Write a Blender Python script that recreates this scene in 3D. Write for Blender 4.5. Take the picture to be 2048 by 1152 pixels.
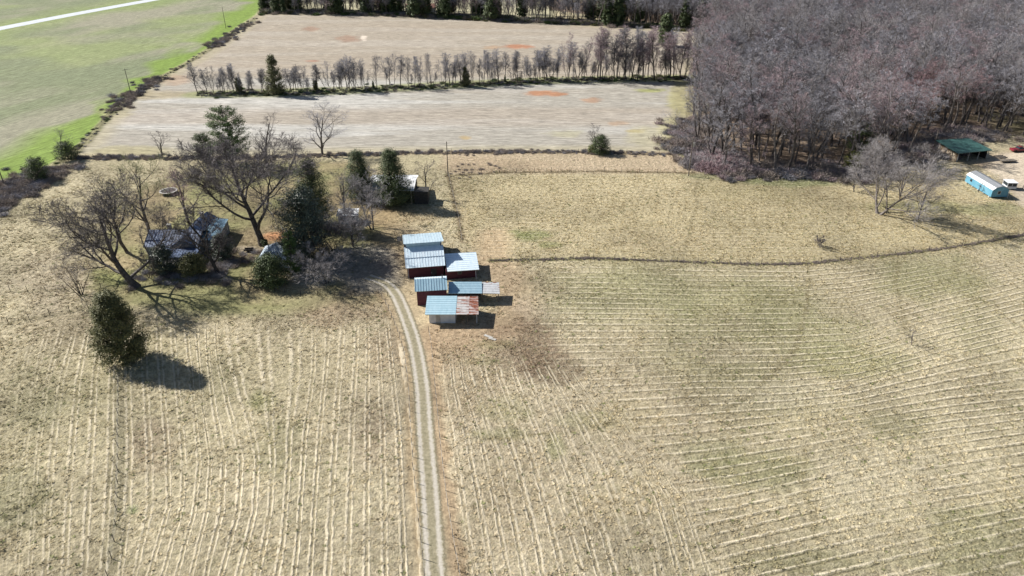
import bpy, math, random
import numpy as np
from mathutils import Vector, Matrix
for o in list(bpy.data.objects): bpy.data.objects.remove(o)
SC = bpy.context.scene; COL = SC.collection
# ------------------------------------------------------------------ camera, sky, sun, exposure
CAMH, FPX, PITCH = 75.0, 1450.0, math.radians(29)
SP, CP = math.sin(PITCH), math.cos(PITCH)
cd = bpy.data.cameras.new('camera'); cam = bpy.data.objects.new('camera', cd); COL.objects.link(cam)
cam.location = (0, 0, CAMH); cam.rotation_euler = (math.pi/2-PITCH, 0, 0)
cd.sensor_width = 36; cd.lens = 36*FPX/2048; cd.clip_end = 8000; cd.clip_start = 0.5
SC.camera = cam
SUN_EL, SUN_TO = math.radians(38), math.radians(-24)      # light travels towards this compass angle
sdir = Vector((-math.cos(SUN_TO)*math.cos(SUN_EL), -math.sin(SUN_TO)*math.cos(SUN_EL), math.sin(SUN_EL)))
W = bpy.data.worlds.new('World'); SC.world = W; W.use_nodes = True
nt = W.node_tree; sky = nt.nodes.new('ShaderNodeTexSky'); sky.sky_type = 'NISHITA'; sky.sun_disc = False
sky.sun_elevation = SUN_EL; sky.sun_rotation = math.atan2(sdir.x, sdir.y) % (2*math.pi)
bg = nt.nodes['Background']; nt.links.new(sky.outputs[0], bg.inputs[0]); bg.inputs[1].default_value = 0.05
ld = bpy.data.lights.new('sun', 'SUN'); ld.energy = 5.0; ld.angle = math.radians(0.5); ld.color = (1, .955, .88)
so = bpy.data.objects.new('sun', ld); COL.objects.link(so); so.rotation_euler = sdir.to_track_quat('Z', 'Y').to_euler()
SC.view_settings.view_transform = 'Standard'; SC.view_settings.look = 'None'; SC.view_settings.gamma = 1
SC.view_settings.exposure = 0.74
# ------------------------------------------------------------------ helpers
def G(px, py, h=0.0):
    t = (py-576)/FPX; Z = (CAMH-h)/(SP+t*CP); return ((px-1024)/FPX*Z, Z*(CP-t*SP))
def height(base_y, top_y):
    Y = G(0, base_y)[1]; t = (top_y-576)/FPX; return CAMH-Y*(SP+t*CP)/(CP-t*SP)
def mpp(py): return CAMH/(SP+(py-576)/FPX*CP)/FPX        # metres per photo pixel across at ground row py
def vn(x, y, s, seed=0):
    x = np.asarray(x, float)/s; y = np.asarray(y, float)/s
    xi = np.floor(x).astype(np.int64); yi = np.floor(y).astype(np.int64); fx = x-xi; fy = y-yi
    fx = fx*fx*(3-2*fx); fy = fy*fy*(3-2*fy)
    def h(a, b):
        n = (a*374761393+b*668265263+seed*974711) & 0xffffffff
        n = ((n ^ (n >> 13))*1274126177) & 0xffffffff
        return ((n ^ (n >> 16)) & 0xffff)/65535.0
    return (h(xi, yi)*(1-fx)+h(xi+1, yi)*fx)*(1-fy)+(h(xi, yi+1)*(1-fx)+h(xi+1, yi+1)*fx)*fy
def fbm(x, y, s, seed=0): return (vn(x, y, s, seed)+.5*vn(x, y, s/2.1, seed+1)+.25*vn(x, y, s/4.3, seed+2))/1.75
def sstep(a, b, x): t = np.clip((x-a)/(b-a), 0, 1); return t*t*(3-2*t)
def mesh_np(name, v, quads=None, tris=None, mats=(), mi=None):
    me = bpy.data.meshes.new(name); v = np.asarray(v, np.float32); nq = 0 if quads is None else len(quads); ntr = 0 if tris is None else len(tris)
    me.vertices.add(len(v)); me.vertices.foreach_set('co', v.ravel())
    loops = []; 
    if nq: loops.append(np.asarray(quads, np.int32).ravel())
    if ntr: loops.append(np.asarray(tris, np.int32).ravel())
    lp = np.concatenate(loops); me.loops.add(len(lp)); me.loops.foreach_set('vertex_index', lp)
    me.polygons.add(nq+ntr); st = np.concatenate([np.arange(nq)*4, nq*4+np.arange(ntr)*3]).astype(np.int32)
    me.polygons.foreach_set('loop_start', st)
    for m in mats: me.materials.append(m)
    if mi is not None: me.polygons.foreach_set('material_index', np.asarray(mi, np.int32))
    me.update(calc_edges=True); return me
def ob(name, me, parent=None):
    o = bpy.data.objects.new(name, me); COL.objects.link(o)
    if parent is not None: o.parent = parent
    return o
def tag(o, label=None, cat=None, group=None, kind=None):
    if label: o['label'] = label
    if cat: o['category'] = cat
    if group: o['group'] = group
    if kind: o['kind'] = kind
    return o
def empty(name, loc, label, cat, group=None, rz=0, sc=1):
    o = ob(name, None); o.location = loc; o.rotation_euler = (0, 0, rz); o.scale = (sc, sc, sc) if not isinstance(sc, tuple) else sc
    o.empty_display_size = .3; return tag(o, label, cat, group)
def copy_thing(root, loc, rz, sc, label=None, group=None):
    r = root.copy(); COL.objects.link(r); r.location = loc; r.rotation_euler = (0, 0, rz); r.scale = sc
    if label: r['label'] = label
    if group: r['group'] = group
    for ch in [c for c in KIDS[root.name]]:
        c = ch.copy(); COL.objects.link(c); c.parent = r
    return r
KIDS = {}
class MB:
    def __init__(s): s.v = []; s.f = []
    def box(s, x0, x1, y0, y1, z0, z1):
        b = len(s.v); s.v += [(x0,y0,z0),(x1,y0,z0),(x1,y1,z0),(x0,y1,z0),(x0,y0,z1),(x1,y0,z1),(x1,y1,z1),(x0,y1,z1)]
        s.f += [tuple(b+i for i in q) for q in ((0,3,2,1),(4,5,6,7),(0,1,5,4),(1,2,6,5),(2,3,7,6),(3,0,4,7))]; return s
    def hexa(s, bot, top):       # four bottom points, four top points, both counter-clockwise seen from above
        b = len(s.v); s.v += [tuple(p) for p in bot]+[tuple(p) for p in top]
        s.f += [tuple(b+i for i in q) for q in ((0,3,2,1),(4,5,6,7),(0,1,5,4),(1,2,6,5),(2,3,7,6),(3,0,4,7))]; return s
    def poly(s, pts): b = len(s.v); s.v += [tuple(p) for p in pts]; s.f.append(tuple(range(b, b+len(pts)))); return s
    def prism(s, pts, d):        # extrude a polygon by vector d
        b = len(s.v); n = len(pts); s.v += [tuple(p) for p in pts]+[tuple(Vector(p)+Vector(d)) for p in pts]
        s.f.append(tuple(range(b, b+n))[::-1]); s.f.append(tuple(range(b+n, b+2*n)))
        s.f += [(b+i, b+(i+1) % n, b+n+(i+1) % n, b+n+i) for i in range(n)]; return s
    def bar(s, p, q, w, w2=None, n=4):
        p = Vector(p); q = Vector(q); d = (q-p).normalized(); a = d.orthogonal().normalized(); c = d.cross(a); b = len(s.v); w2 = w if w2 is None else w2
        for P, r in ((p, w), (q, w2)):
            for i in range(n): s.v.append(tuple(P+(a*math.cos(2*math.pi*i/n+.785)+c*math.sin(2*math.pi*i/n+.785))*r))
        s.f += [(b+i, b+(i+1) % n, b+n+(i+1) % n, b+n+i) for i in range(n)]+[tuple(range(b, b+n))[::-1], tuple(range(b+n, b+2*n))]; return s
    def slab(s, a, b_, c, d, th=.09, ribs=0, axis=0, rw=.05, rh=.05):   # roof sheet over corners a b c d (ccw from above), with raised ribs
        A, B, Cc, D = map(Vector, (a, b_, c, d)); n = (B-A).cross(D-A).normalized()
        s.hexa([p-n*th for p in (A, B, Cc, D)], [A, B, Cc, D])
        if ribs:
            for i in range(ribs+1):
                t = (i+.02)/(ribs+.04)
                if axis == 0: p, q, w = A.lerp(B, t), D.lerp(Cc, t), (B-A).normalized()*rw
                else: p, q, w = A.lerp(D, t), B.lerp(Cc, t), (D-A).normalized()*rw
                k = [p-w, p+w, q+w, q-w] if axis == 0 else [p-w, q-w, q+w, p+w]
                s.hexa([x+n*.002 for x in k], [x+n*rh for x in k])
        return s
    def build(s, name, mat, parent=None, smooth=False):
        me = bpy.data.meshes.new(name); me.from_pydata(s.v, [], s.f); me.materials.append(mat)
        if smooth: me.polygons.foreach_set('use_smooth', [True]*len(me.polygons))
        me.update(); return ob(name, me, parent)
# ------------------------------------------------------------------ materials
def N(t, k, **kw):
    n = t.nodes.new(k)
    for a, b in kw.items(): setattr(n, a, b)
    return n
def math_n(t, op, a, b=None, c=None, clamp=False):
    n = N(t, 'ShaderNodeMath', operation=op); n.use_clamp = clamp
    for i, x in enumerate((a, b, c)):
        if x is None: continue
        if isinstance(x, (int, float)): n.inputs[i].default_value = x
        else: t.links.new(x, n.inputs[i])
    return n.outputs[0]
def ramp(t, fac, stops):
    r = N(t, 'ShaderNodeValToRGB'); e = r.color_ramp.elements
    while len(e) < len(stops): e.new(.5)
    for k, (p, c) in zip(e, stops): k.position = p; k.color = (*c, 1) if not isinstance(c, (int, float)) else (c, c, c, 1)
    t.links.new(fac, r.inputs[0]); return r.outputs[0]
def mixc(t, fac, a, b, mode='MIX'):
    m = N(t, 'ShaderNodeMix', data_type='RGBA', blend_type=mode)
    for s, x in ((0, fac), (6, a), (7, b)):
        if isinstance(x, (int, float)): m.inputs[s].default_value = x
        elif isinstance(x, tuple): m.inputs[s].default_value = (*x, 1)
        else: t.links.new(x, m.inputs[s])
    return m.outputs[2]
def noise(t, vec, scale, detail=4, rough=.6):
    n = N(t, 'ShaderNodeTexNoise'); n.inputs['Scale'].default_value = scale; n.inputs['Detail'].default_value = detail; n.inputs['Roughness'].default_value = rough
    if vec is not None: t.links.new(vec, n.inputs['Vector'])
    return n.outputs[0]
def new_mat(name, rough=.8, metal=0, spec=.3):
    m = bpy.data.materials.new(name); m.use_nodes = True; t = m.node_tree; b = t.nodes['Principled BSDF']
    b.inputs['Roughness'].default_value = rough; b.inputs['Metallic'].default_value = metal; b.inputs['Specular IOR Level'].default_value = spec; return m, t, b
def simple(name, c1, c2, scale=2, rough=.8, metal=0, spec=.3, stretch=(1, 1, 1), rand=0, stops=(.35, .65)):
    m, t, b = new_mat(name, rough, metal, spec); tc = N(t, 'ShaderNodeTexCoord'); mp = N(t, 'ShaderNodeMapping'); mp.inputs['Scale'].default_value = stretch
    t.links.new(tc.outputs['Object'], mp.inputs[0]); c = ramp(t, noise(t, mp.outputs[0], scale), [(stops[0], c1), (stops[1], c2)])
    if rand:
        oi = N(t, 'ShaderNodeObjectInfo'); k = math_n(t, 'MULTIPLY_ADD', oi.outputs['Random'], rand, 1-rand/2)
        hv = N(t, 'ShaderNodeHueSaturation'); t.links.new(c, hv.inputs['Color']); t.links.new(k, hv.inputs['Value']); c = hv.outputs[0]
    t.links.new(c, b.inputs['Base Color']); return m
def foliage(name, c1, c2, rough=.6, spec=.25, rand=.3):
    m, t, b = new_mat(name, rough, 0, spec); tc = N(t, 'ShaderNodeTexCoord')
    a = noise(t, tc.outputs['Object'], 1.3, 3); g = N(t, 'ShaderNodeNewGeometry')
    f = math_n(t, 'MULTIPLY_ADD', g.outputs['Random Per Island'], .6, math_n(t, 'MULTIPLY_ADD', a, 1.2, -.4), clamp=True)
    c = mixc(t, f, c1, c2); t.links.new(c, b.inputs['Base Color']); return m
BARK = simple('bark', (.06, .052, .048), (.16, .14, .13), 1.5, rand=.9)
TW = simple('twigs_grey', (.165, .16, .175), (.335, .33, .365), .3, rand=.9)
TWP = simple('twigs_pale', (.22, .205, .21), (.37, .35, .355), .5, rand=.3)
TWR = simple('twigs_budding_red', (.26, .16, .17), (.36, .26, .27), .4, rand=.2)
TWK = simple('twigs_pinkish', (.26, .20, .215), (.40, .32, .335), .4, rand=.3)
TWG = simple('twigs_budding_green', (.22, .22, .12), (.32, .34, .16), .4)
TWD = simple('twigs_dark', (.10, .09, .09), (.19, .17, .175), .5, rand=.3)
BRM = simple('bramble', (.20, .165, .145), (.42, .36, .31), .3)
EV = foliage('cedar_foliage', (.03, .045, .022), (.12, .155, .06))
EVO = foliage('olive_cedar_foliage', (.04, .052, .022), (.20, .19, .08))
EVL = foliage('bright_pine_foliage', (.05, .085, .028), (.13, .19, .055))
MAG = foliage('glossy_magnolia_leaves', (.022, .036, .024), (.10, .13, .09), rough=.42, spec=.5)
EVY = foliage('yellow_green_leaves', (.10, .11, .02), (.22, .22, .05))
WOOD = simple('weathered_wood', (.10, .085, .07), (.22, .19, .16), 3)
REDW = simple('red_painted_boards', (.06, .016, .028), (.115, .032, .045), 2.5, stretch=(.3, .3, 4), rough=.7)
WHT = simple('white_painted_metal', (.55, .57, .60), (.70, .71, .72), .8)
GW = simple('grey_weathered_siding', (.16, .18, .21), (.26, .28, .31), 1)
DARK = simple('dark_timber', (.03, .03, .032), (.06, .055, .05), 2)
CONC = simple('concrete', (.35, .34, .32), (.5, .49, .46), 1)
CLAYM = simple('tan_block_wall', (.28, .20, .13), (.52, .44, .34), .9, stops=(.42, .58))
GLASS, _t, _b = new_mat('window_glass', .08); _b.inputs['Base Color'].default_value = (.03, .04, .05, 1)
def metal_roof(name, c1, c2, rough=.42, metal=.35, rust=None):
    m, t, b = new_mat(name, rough, metal, .5); tc = N(t, 'ShaderNodeTexCoord'); mq = N(t, 'ShaderNodeMapping'); mq.inputs['Scale'].default_value = (2.2, .5, .5); t.links.new(tc.outputs['Object'], mq.inputs[0]); a = noise(t, mq.outputs[0], .8, 5, .75)
    c = ramp(t, a, [(.3, c1), (.7, c2)])
    if rust:
        mp = N(t, 'ShaderNodeMapping'); mp.inputs['Scale'].default_value = rust[1]; t.links.new(tc.outputs['Object'], mp.inputs[0])
        r = ramp(t, noise(t, mp.outputs[0], 1, 4, .65), [(rust[0], 0.0), (rust[0]+.06, 1.0)]); rc = ramp(t, noise(t, tc.outputs['Object'], 3), [(.3, (.18, .06, .035)), (.7, (.40, .15, .09))])
        c = mixc(t, r, c, rc)
    t.links.new(c, b.inputs['Base Color']); return m
ROOF_A = metal_roof('glint_galvanised_roof', (.60, .74, .84), (.82, .90, .95))  # galvanised metal, base colour whitened to hold the sun glint
ROOF_B = metal_roof('blue_grey_roof', (.27, .43, .53), (.42, .58, .67))
ROOF_R = metal_roof('rust_streaked_roof', (.50, .48, .46), (.70, .68, .66), rust=(.50, (.35, 3.2, 1)))
ROOF_RR = metal_roof('rusted_roof', (.55, .45, .42), (.65, .6, .58), rust=(.43, (.5, 3.2, 1)))
ROOF_H = metal_roof('tree_shaded_house_roof', (.045, .075, .16), (.09, .14, .25), rough=.55, metal=.05)  # blue metal, its colour darkened further for the shade of the trees
ROOF_G = metal_roof('dark_green_roof', (.02, .06, .055), (.05, .125, .115), metal=0)
# ------------------------------------------------------------------ ground painting (colours of the land itself)
def sd_poly(pts, X, Y):           # signed distance (m) to a polygon given in photo pixels, positive inside
    P = np.array([G(*p) for p in pts]); d = np.full(X.shape, 1e18); ins = np.zeros(X.shape, bool)
    for i in range(len(P)):
        ax, ay = P[i]; bx, by = P[(i+1) % len(P)]; ex, ey = bx-ax, by-ay
        t = np.clip(((X-ax)*ex+(Y-ay)*ey)/(ex*ex+ey*ey+1e-9), 0, 1); d = np.minimum(d, (X-ax-t*ex)**2+(Y-ay-t*ey)**2)
        c = ((ay > Y) != (by > Y)) & (X < ex*(Y-ay)/(by-ay+1e-12)+ax); ins ^= c
    return np.where(ins, np.sqrt(d), -np.sqrt(d))
def d_line(pts, X, Y):
    P = [G(*p) for p in pts]; d = np.full(X.shape, 1e18)
    for (ax, ay), (bx, by) in zip(P, P[1:]):
        ex, ey = bx-ax, by-ay; t = np.clip(((X-ax)*ex+(Y-ay)*ey)/(ex*ex+ey*ey+1e-9), 0, 1); d = np.minimum(d, (X-ax-t*ex)**2+(Y-ay-t*ey)**2)
    return np.sqrt(d)
P_GREEN = [(-900, 420), (0, 362), (60, 345), (100, 330), (150, 298), (190, 258), (235, 205), (280, 175), (330, 148), (400, 108), (470, 58), (512, 30), (530, 8), (545, -40), (-1500, -60)]
P_CROP = [(160, 306), (205, 250), (240, 208), (330, 152), (405, 112), (480, 60), (520, 28), (700, 28), (1000, 40), (1200, 52), (1430, 66), (1400, 110), (1378, 180), (1372, 240), (1345, 303), (1000, 303), (700, 306), (400, 312)]
P_WOOD = [(1376, 160), (1385, 110), (1425, 60), (1100, 20), (1100, -80), (3400, -80), (3200, 330), (2300, 272), (2060, 276), (1990, 268), (1870, 276), (1850, 318), (1700, 348), (1560, 352), (1440, 342), (1385, 302), (1374, 240)]
P_YARD = [(300, 370), (560, 320), (720, 320), (820, 400), (800, 470), (805, 560), (760, 600), (520, 625), (330, 640), (190, 600), (190, 520), (215, 430)]
P_DIRT = [(1900, 322), (2048, 296), (2300, 290), (2400, 500), (2120, 470), (2020, 400), (1990, 350), (1950, 340)]
P_STRIP = [(880, 305), (1345, 303), (1385, 318), (1400, 346), (900, 348)]
ROADL = [(-600, 168), (-60, 69), (0, 57), (150, 28), (315, -2), (520, -38)]
HEDGE = [(-60, 420), (0, 392), (45, 368), (95, 340), (150, 303), (190, 262), (238, 212), (300, 168), (360, 135), (420, 98), (470, 64), (512, 36)]
FENCE_R = [(982, 521), (1100, 519), (1180, 517), (1300, 521), (1400, 525), (1530, 529), (1620, 527), (1700, 518), (1790, 509), (1870, 499), (1950, 487), (2048, 470), (2200, 452)]
FENCE_B = [(155, 316), (300, 316), (500, 316), (700, 309), (900, 305), (1100, 304), (1240, 306), (1350, 309)]
LINE_D = [(893, 352), (1000, 345), (1200, 343), (1385, 346)]
FENCE_N = [(897, 352), (908, 400), (918, 440), (924, 485)]
FENCE_W = [(-200, 445), (0, 434), (60, 430), (120, 428), (185, 426)]
FENCE_Y = [(-90, 588), (0, 583), (60, 583), (168, 577), (240, 574), (380, 567), (480, 570), (590, 588), (700, 596), (775, 592)]
FENCE_C = [(-150, 668), (0, 650), (66, 637), (103, 629), (138, 623), (172, 619), (215, 616)]
FENCE_L = [(238, 755), (237, 850), (237, 920), (236, 975), (234, 1035), (231, 1070), (226, 1105), (216, 1150), (208, 1190)]
FENCE_D1 = [(757, 585), (772, 610), (794, 660), (808, 704), (817, 770), (821, 850), (826, 930), (834, 1010), (843, 1090), (850, 1160), (856, 1230)]
FENCE_D2 = [(858, 664), (863, 696), (867, 739), (871, 782), (878, 857), (885, 930), (895, 1010), (908, 1090), (920, 1155), (930, 1220)]
DRIVE = [(735, 553), (770, 566), (790, 586), (803, 612), (814, 640), (824, 670), (833, 705), (840, 745), (845, 785), (849, 850), (854, 915), (859, 975), (864, 1060), (869, 1152), (873, 1240)]
SPOTS = [  # x, y, rx, ry (photo pixels), colour, strength
 (1090, 187, 42, 6, (.36, .18, .10), .9), (1185, 200, 26, 5, (.35, .21, .13), .7), (1035, 93, 30, 5, (.35, .17, .10), .9), (985, 95, 20, 4, (.36, .24, .15), .6), (695, 78, 26, 7, (.28, .19, .14), .8), (728, 76, 7, 6, (.6, .52, .44), .9),
 (622, 58, 18, 5, (.28, .19, .14), .8), (625, 122, 14, 2, (.30, .17, .12), .8), (552, 474, 28, 13, (.48, .25, .14), 1), (1275, 262, 22, 5, (.30, .24, .10), .8), (1235, 246, 22, 5, (.34, .23, .15), .6), (930, 275, 12, 4, (.38, .28, .13), .7),
 (1300, 181, 34, 4, (.25, .26, .09), .8), (1355, 200, 22, 28, (.33, .31, .15), .7), (1340, 262, 30, 30, (.33, .31, .16), .6), (1130, 268, 40, 8, (.36, .34, .20), .4), (1290, 272, 40, 22, (.36, .33, .20), .5), (270, 300, 90, 10, (.30, .27, .15), .6), (310, 190, 70, 9, (.30, .25, .15), .7), (230, 225, 40, 12, (.30, .27, .17), .6), (345, 160, 40, 10, (.36, .25, .17), .6),
 (1060, 470, 45, 14, (.16, .20, .07), .75), (1095, 490, 30, 9, (.17, .21, .07), .7), (990, 690, 50, 10, (.19, .21, .09), .6), (960, 722, 45, 8, (.20, .22, .10), .6), (1050, 690, 80, 66, (.19, .135, .10), .8), (1110, 740, 60, 30, (.17, .13, .095), .75), (1070, 610, 40, 30, (.40, .33, .26), .6), (1600, 790, 170, 30, (.50, .45, .34), .6), (1900, 770, 120, 40, (.49, .43, .32), .5), (1200, 960, 90, 40, (.48, .42, .32), .6), (1800, 960, 200, 60, (.48, .43, .33), .5), (400, 1080, 160, 40, (.47, .41, .30), .6), (180, 950, 60, 90, (.45, .40, .29), .5), (1450, 700, 90, 30, (.46, .40, .30), .6), (660, 980, 130, 90, (.42, .38, .27), .4), (1010, 560, 60, 40, (.32, .25, .18), .55), (1100, 560, 60, 30, (.27, .23, .16), .5),
 (1170, 840, 70, 20, (.22, .22, .13), .5), (1000, 870, 60, 16, (.20, .21, .11), .6), (1410, 905, 80, 45, (.22, .22, .13), .55), (1500, 940, 110, 45, (.22, .22, .12), .6), (1560, 960, 60, 30, (.20, .20, .12), .4), (1110, 895, 25, 30, (.20, .22, .10), .5), (1790, 850, 80, 30, (.24, .235, .14), .45), (1700, 720, 130, 40, (.23, .23, .12), .6), (1870, 560, 120, 50, (.22, .22, .12), .65),
 (1250, 590, 170, 60, (.25, .25, .14), .6), (1500, 600, 130, 45, (.27, .26, .15), .5), (1600, 660, 130, 50, (.25, .25, .14), .5), (1960, 1080, 120, 90, (.25, .25, .15), .6), (1640, 1120, 160, 30, (.25, .25, .14), .5), (1950, 640, 60, 80, (.28, .27, .16), .4), (1250, 1000, 130, 60, (.42, .36, .25), .5), (1450, 1060, 150, 60, (.45, .39, .28), .6), (1250, 830, 90, 50, (.40, .34, .22), .4),
 (60, 800, 70, 60, (.24, .23, .15), .6), (30, 1000, 80, 70, (.24, .24, .15), .6), (520, 800, 30, 26, (.22, .23, .11), .6), (560, 900, 60, 60, (.24, .23, .14), .5), (440, 760, 60, 50, (.25, .23, .15), .5), (300, 900, 50, 70, (.28, .22, .17), .6), (265, 1020, 12, 10, (.12, .19, .06), .7), (780, 700, 60, 50, (.30, .23, .17), .5), (740, 860, 40, 80, (.30, .24, .18), .5), (700, 620, 120, 35, (.30, .23, .17), .7), (610, 600, 90, 20, (.25, .23, .14), .6),
 (1010, 1000, 80, 120, (.30, .25, .18), .5), (950, 760, 70, 90, (.30, .24, .17), .55), (900, 690, 60, 60, (.32, .24, .17), .6), (110, 660, 80, 40, (.28, .23, .17), .4), (95, 560, 90, 60, (.40, .34, .28), .5), (230, 560, 60, 22, (.22, .24, .10), .8), (1500, 380, 120, 30, (.33, .29, .17), .4), (1000, 330, 120, 18, (.36, .27, .19), .5), (780, 430, 90, 25, (.30, .22, .14), .6), (1430, 352, 60, 8, (.22, .24, .14), .6), (1600, 362, 120, 12, (.22, .25, .13), .7), (1850, 415, 110, 14, (.27, .27, .14), .6), (1980, 420, 60, 14, (.25, .26, .14), .7), (1400, 310, 50, 8, (.13, .18, .06), .7), (500, 350, 120, 25, (.25, .24, .13), .6),
 (1020, 820, 60, 30, (.24, .24, .13), .4), (1340, 480, 160, 26, (.42, .35, .24), .4), (1150, 420, 200, 40, (.40, .34, .22), .3), (1750, 470, 160, 30, (.45, .39, .26), .5)]
GUIDE_L = [(0, [(790, 640), (822, 850), (832, 1000), (842, 1160)]), (3.5, [(716, 700), (708, 817), (700, 1074), (697, 1160)]), (5, [(670, 663), (657, 807), (641, 1022), (634, 1160)]), (7, [(608, 642), (610, 740), (590, 868), (577, 1074), (564, 1160)]),
 (9.4, [(470, 600), (444, 652), (451, 730), (492, 858), (506, 920), (500, 1022), (462, 1160)]), (11.4, [(405, 683), (415, 817), (433, 920), (428, 1022), (396, 1160)]), (12.8, [(372, 640), (380, 714), (401, 920), (390, 1022), (352, 1160)]), (15, [(308, 700), (324, 894), (329, 1012), (286, 1160)]), (17, [(238, 600), (240, 900), (226, 1160)]), (20.5, [(150, 640), (112, 765), (92, 920), (82, 1074), (78, 1160)]), (24, [(40, 640), (10, 800), (-10, 1000), (-20, 1160)]), (32, [(-250, 640), (-300, 1160)])]
GUIDE_R = [(0, [(860, 664), (868, 760), (885, 900), (907, 1060), (925, 1160)]), (2.4, [(915, 700), (922, 769), (958, 889), (984, 1018), (1012, 1160)]), (3.6, [(930, 700), (940, 751), (971, 840), (1002, 924), (1029, 1049), (1050, 1160)]), (6.2, [(1010, 700), (1033, 773), (1082, 889), (1127, 1031), (1163, 1160)]), (8.2, [(1055, 700), (1100, 787), (1167, 947), (1211, 1084), (1233, 1160)]), (10.6, [(1110, 700), (1144, 755), (1215, 849), (1269, 924), (1304, 995), (1350, 1160)]), (13.4, [(1160, 700), (1207, 773), (1287, 889), (1384, 1004), (1440, 1160)]), (22, [(1450, 700), (1760, 1160)])]
GUIDE_H = [[(900, 300), (2200, 300)], [(900, 345), (1385, 345), (1700, 352), (2200, 400)], [(900, 430), (1400, 438), (1700, 440), (2200, 410)], [(982, 521), (1180, 518), (1400, 526), (1600, 529), (1790, 510), (1950, 488), (2200, 452)], [(1000, 642), (1400, 645), (1700, 640), (1900, 592), (2200, 520)], [(1000, 800), (1400, 780), (1578, 778), (1711, 764), (1889, 716), (2200, 640)], [(1000, 900), (1400, 869), (1667, 836), (1900, 800), (2200, 770)], [(1000, 1060), (1300, 1000), (1467, 978), (1800, 907), (2200, 850)], [(1000, 1170), (1400, 1086), (1667, 1022), (2048, 960), (2200, 940)], [(1000, 1330), (1400, 1200), (1800, 1109), (2200, 1020)], [(1000, 1600), (2200, 1290)]]
def guide_phase_x(guides, px, py):
    ph = np.zeros(px.shape); prev = None
    for k, pl in guides:
        g = np.interp(py, [q[1] for q in pl], [q[0] for q in pl])
        if prev is not None:
            lo, pk = prev; t = (px-lo)/np.where(np.abs(g-lo) < 1, 1, g-lo); m = (t >= 0) & (t < 1); ph = np.where(m, (pk+(k-pk)*t)*1.08, ph)
        prev = (g, k)
    return ph
def guide_phase_y(guides, px, py):
    ph = np.zeros(px.shape); prev = None
    for pl in guides:
        g = np.interp(px, [q[0] for q in pl], [q[1] for q in pl]); k = G(0, float(np.interp(1500, [q[0] for q in pl], [q[1] for q in pl])))[1]/2.05
        if prev is not None:
            lo, pk = prev; t = (py-lo)/np.maximum(g-lo, 1); m = (t >= 0) & (t < 1); ph = np.where(m, pk+(k-pk)*t, ph)
        prev = (g, k)
    return ph
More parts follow.
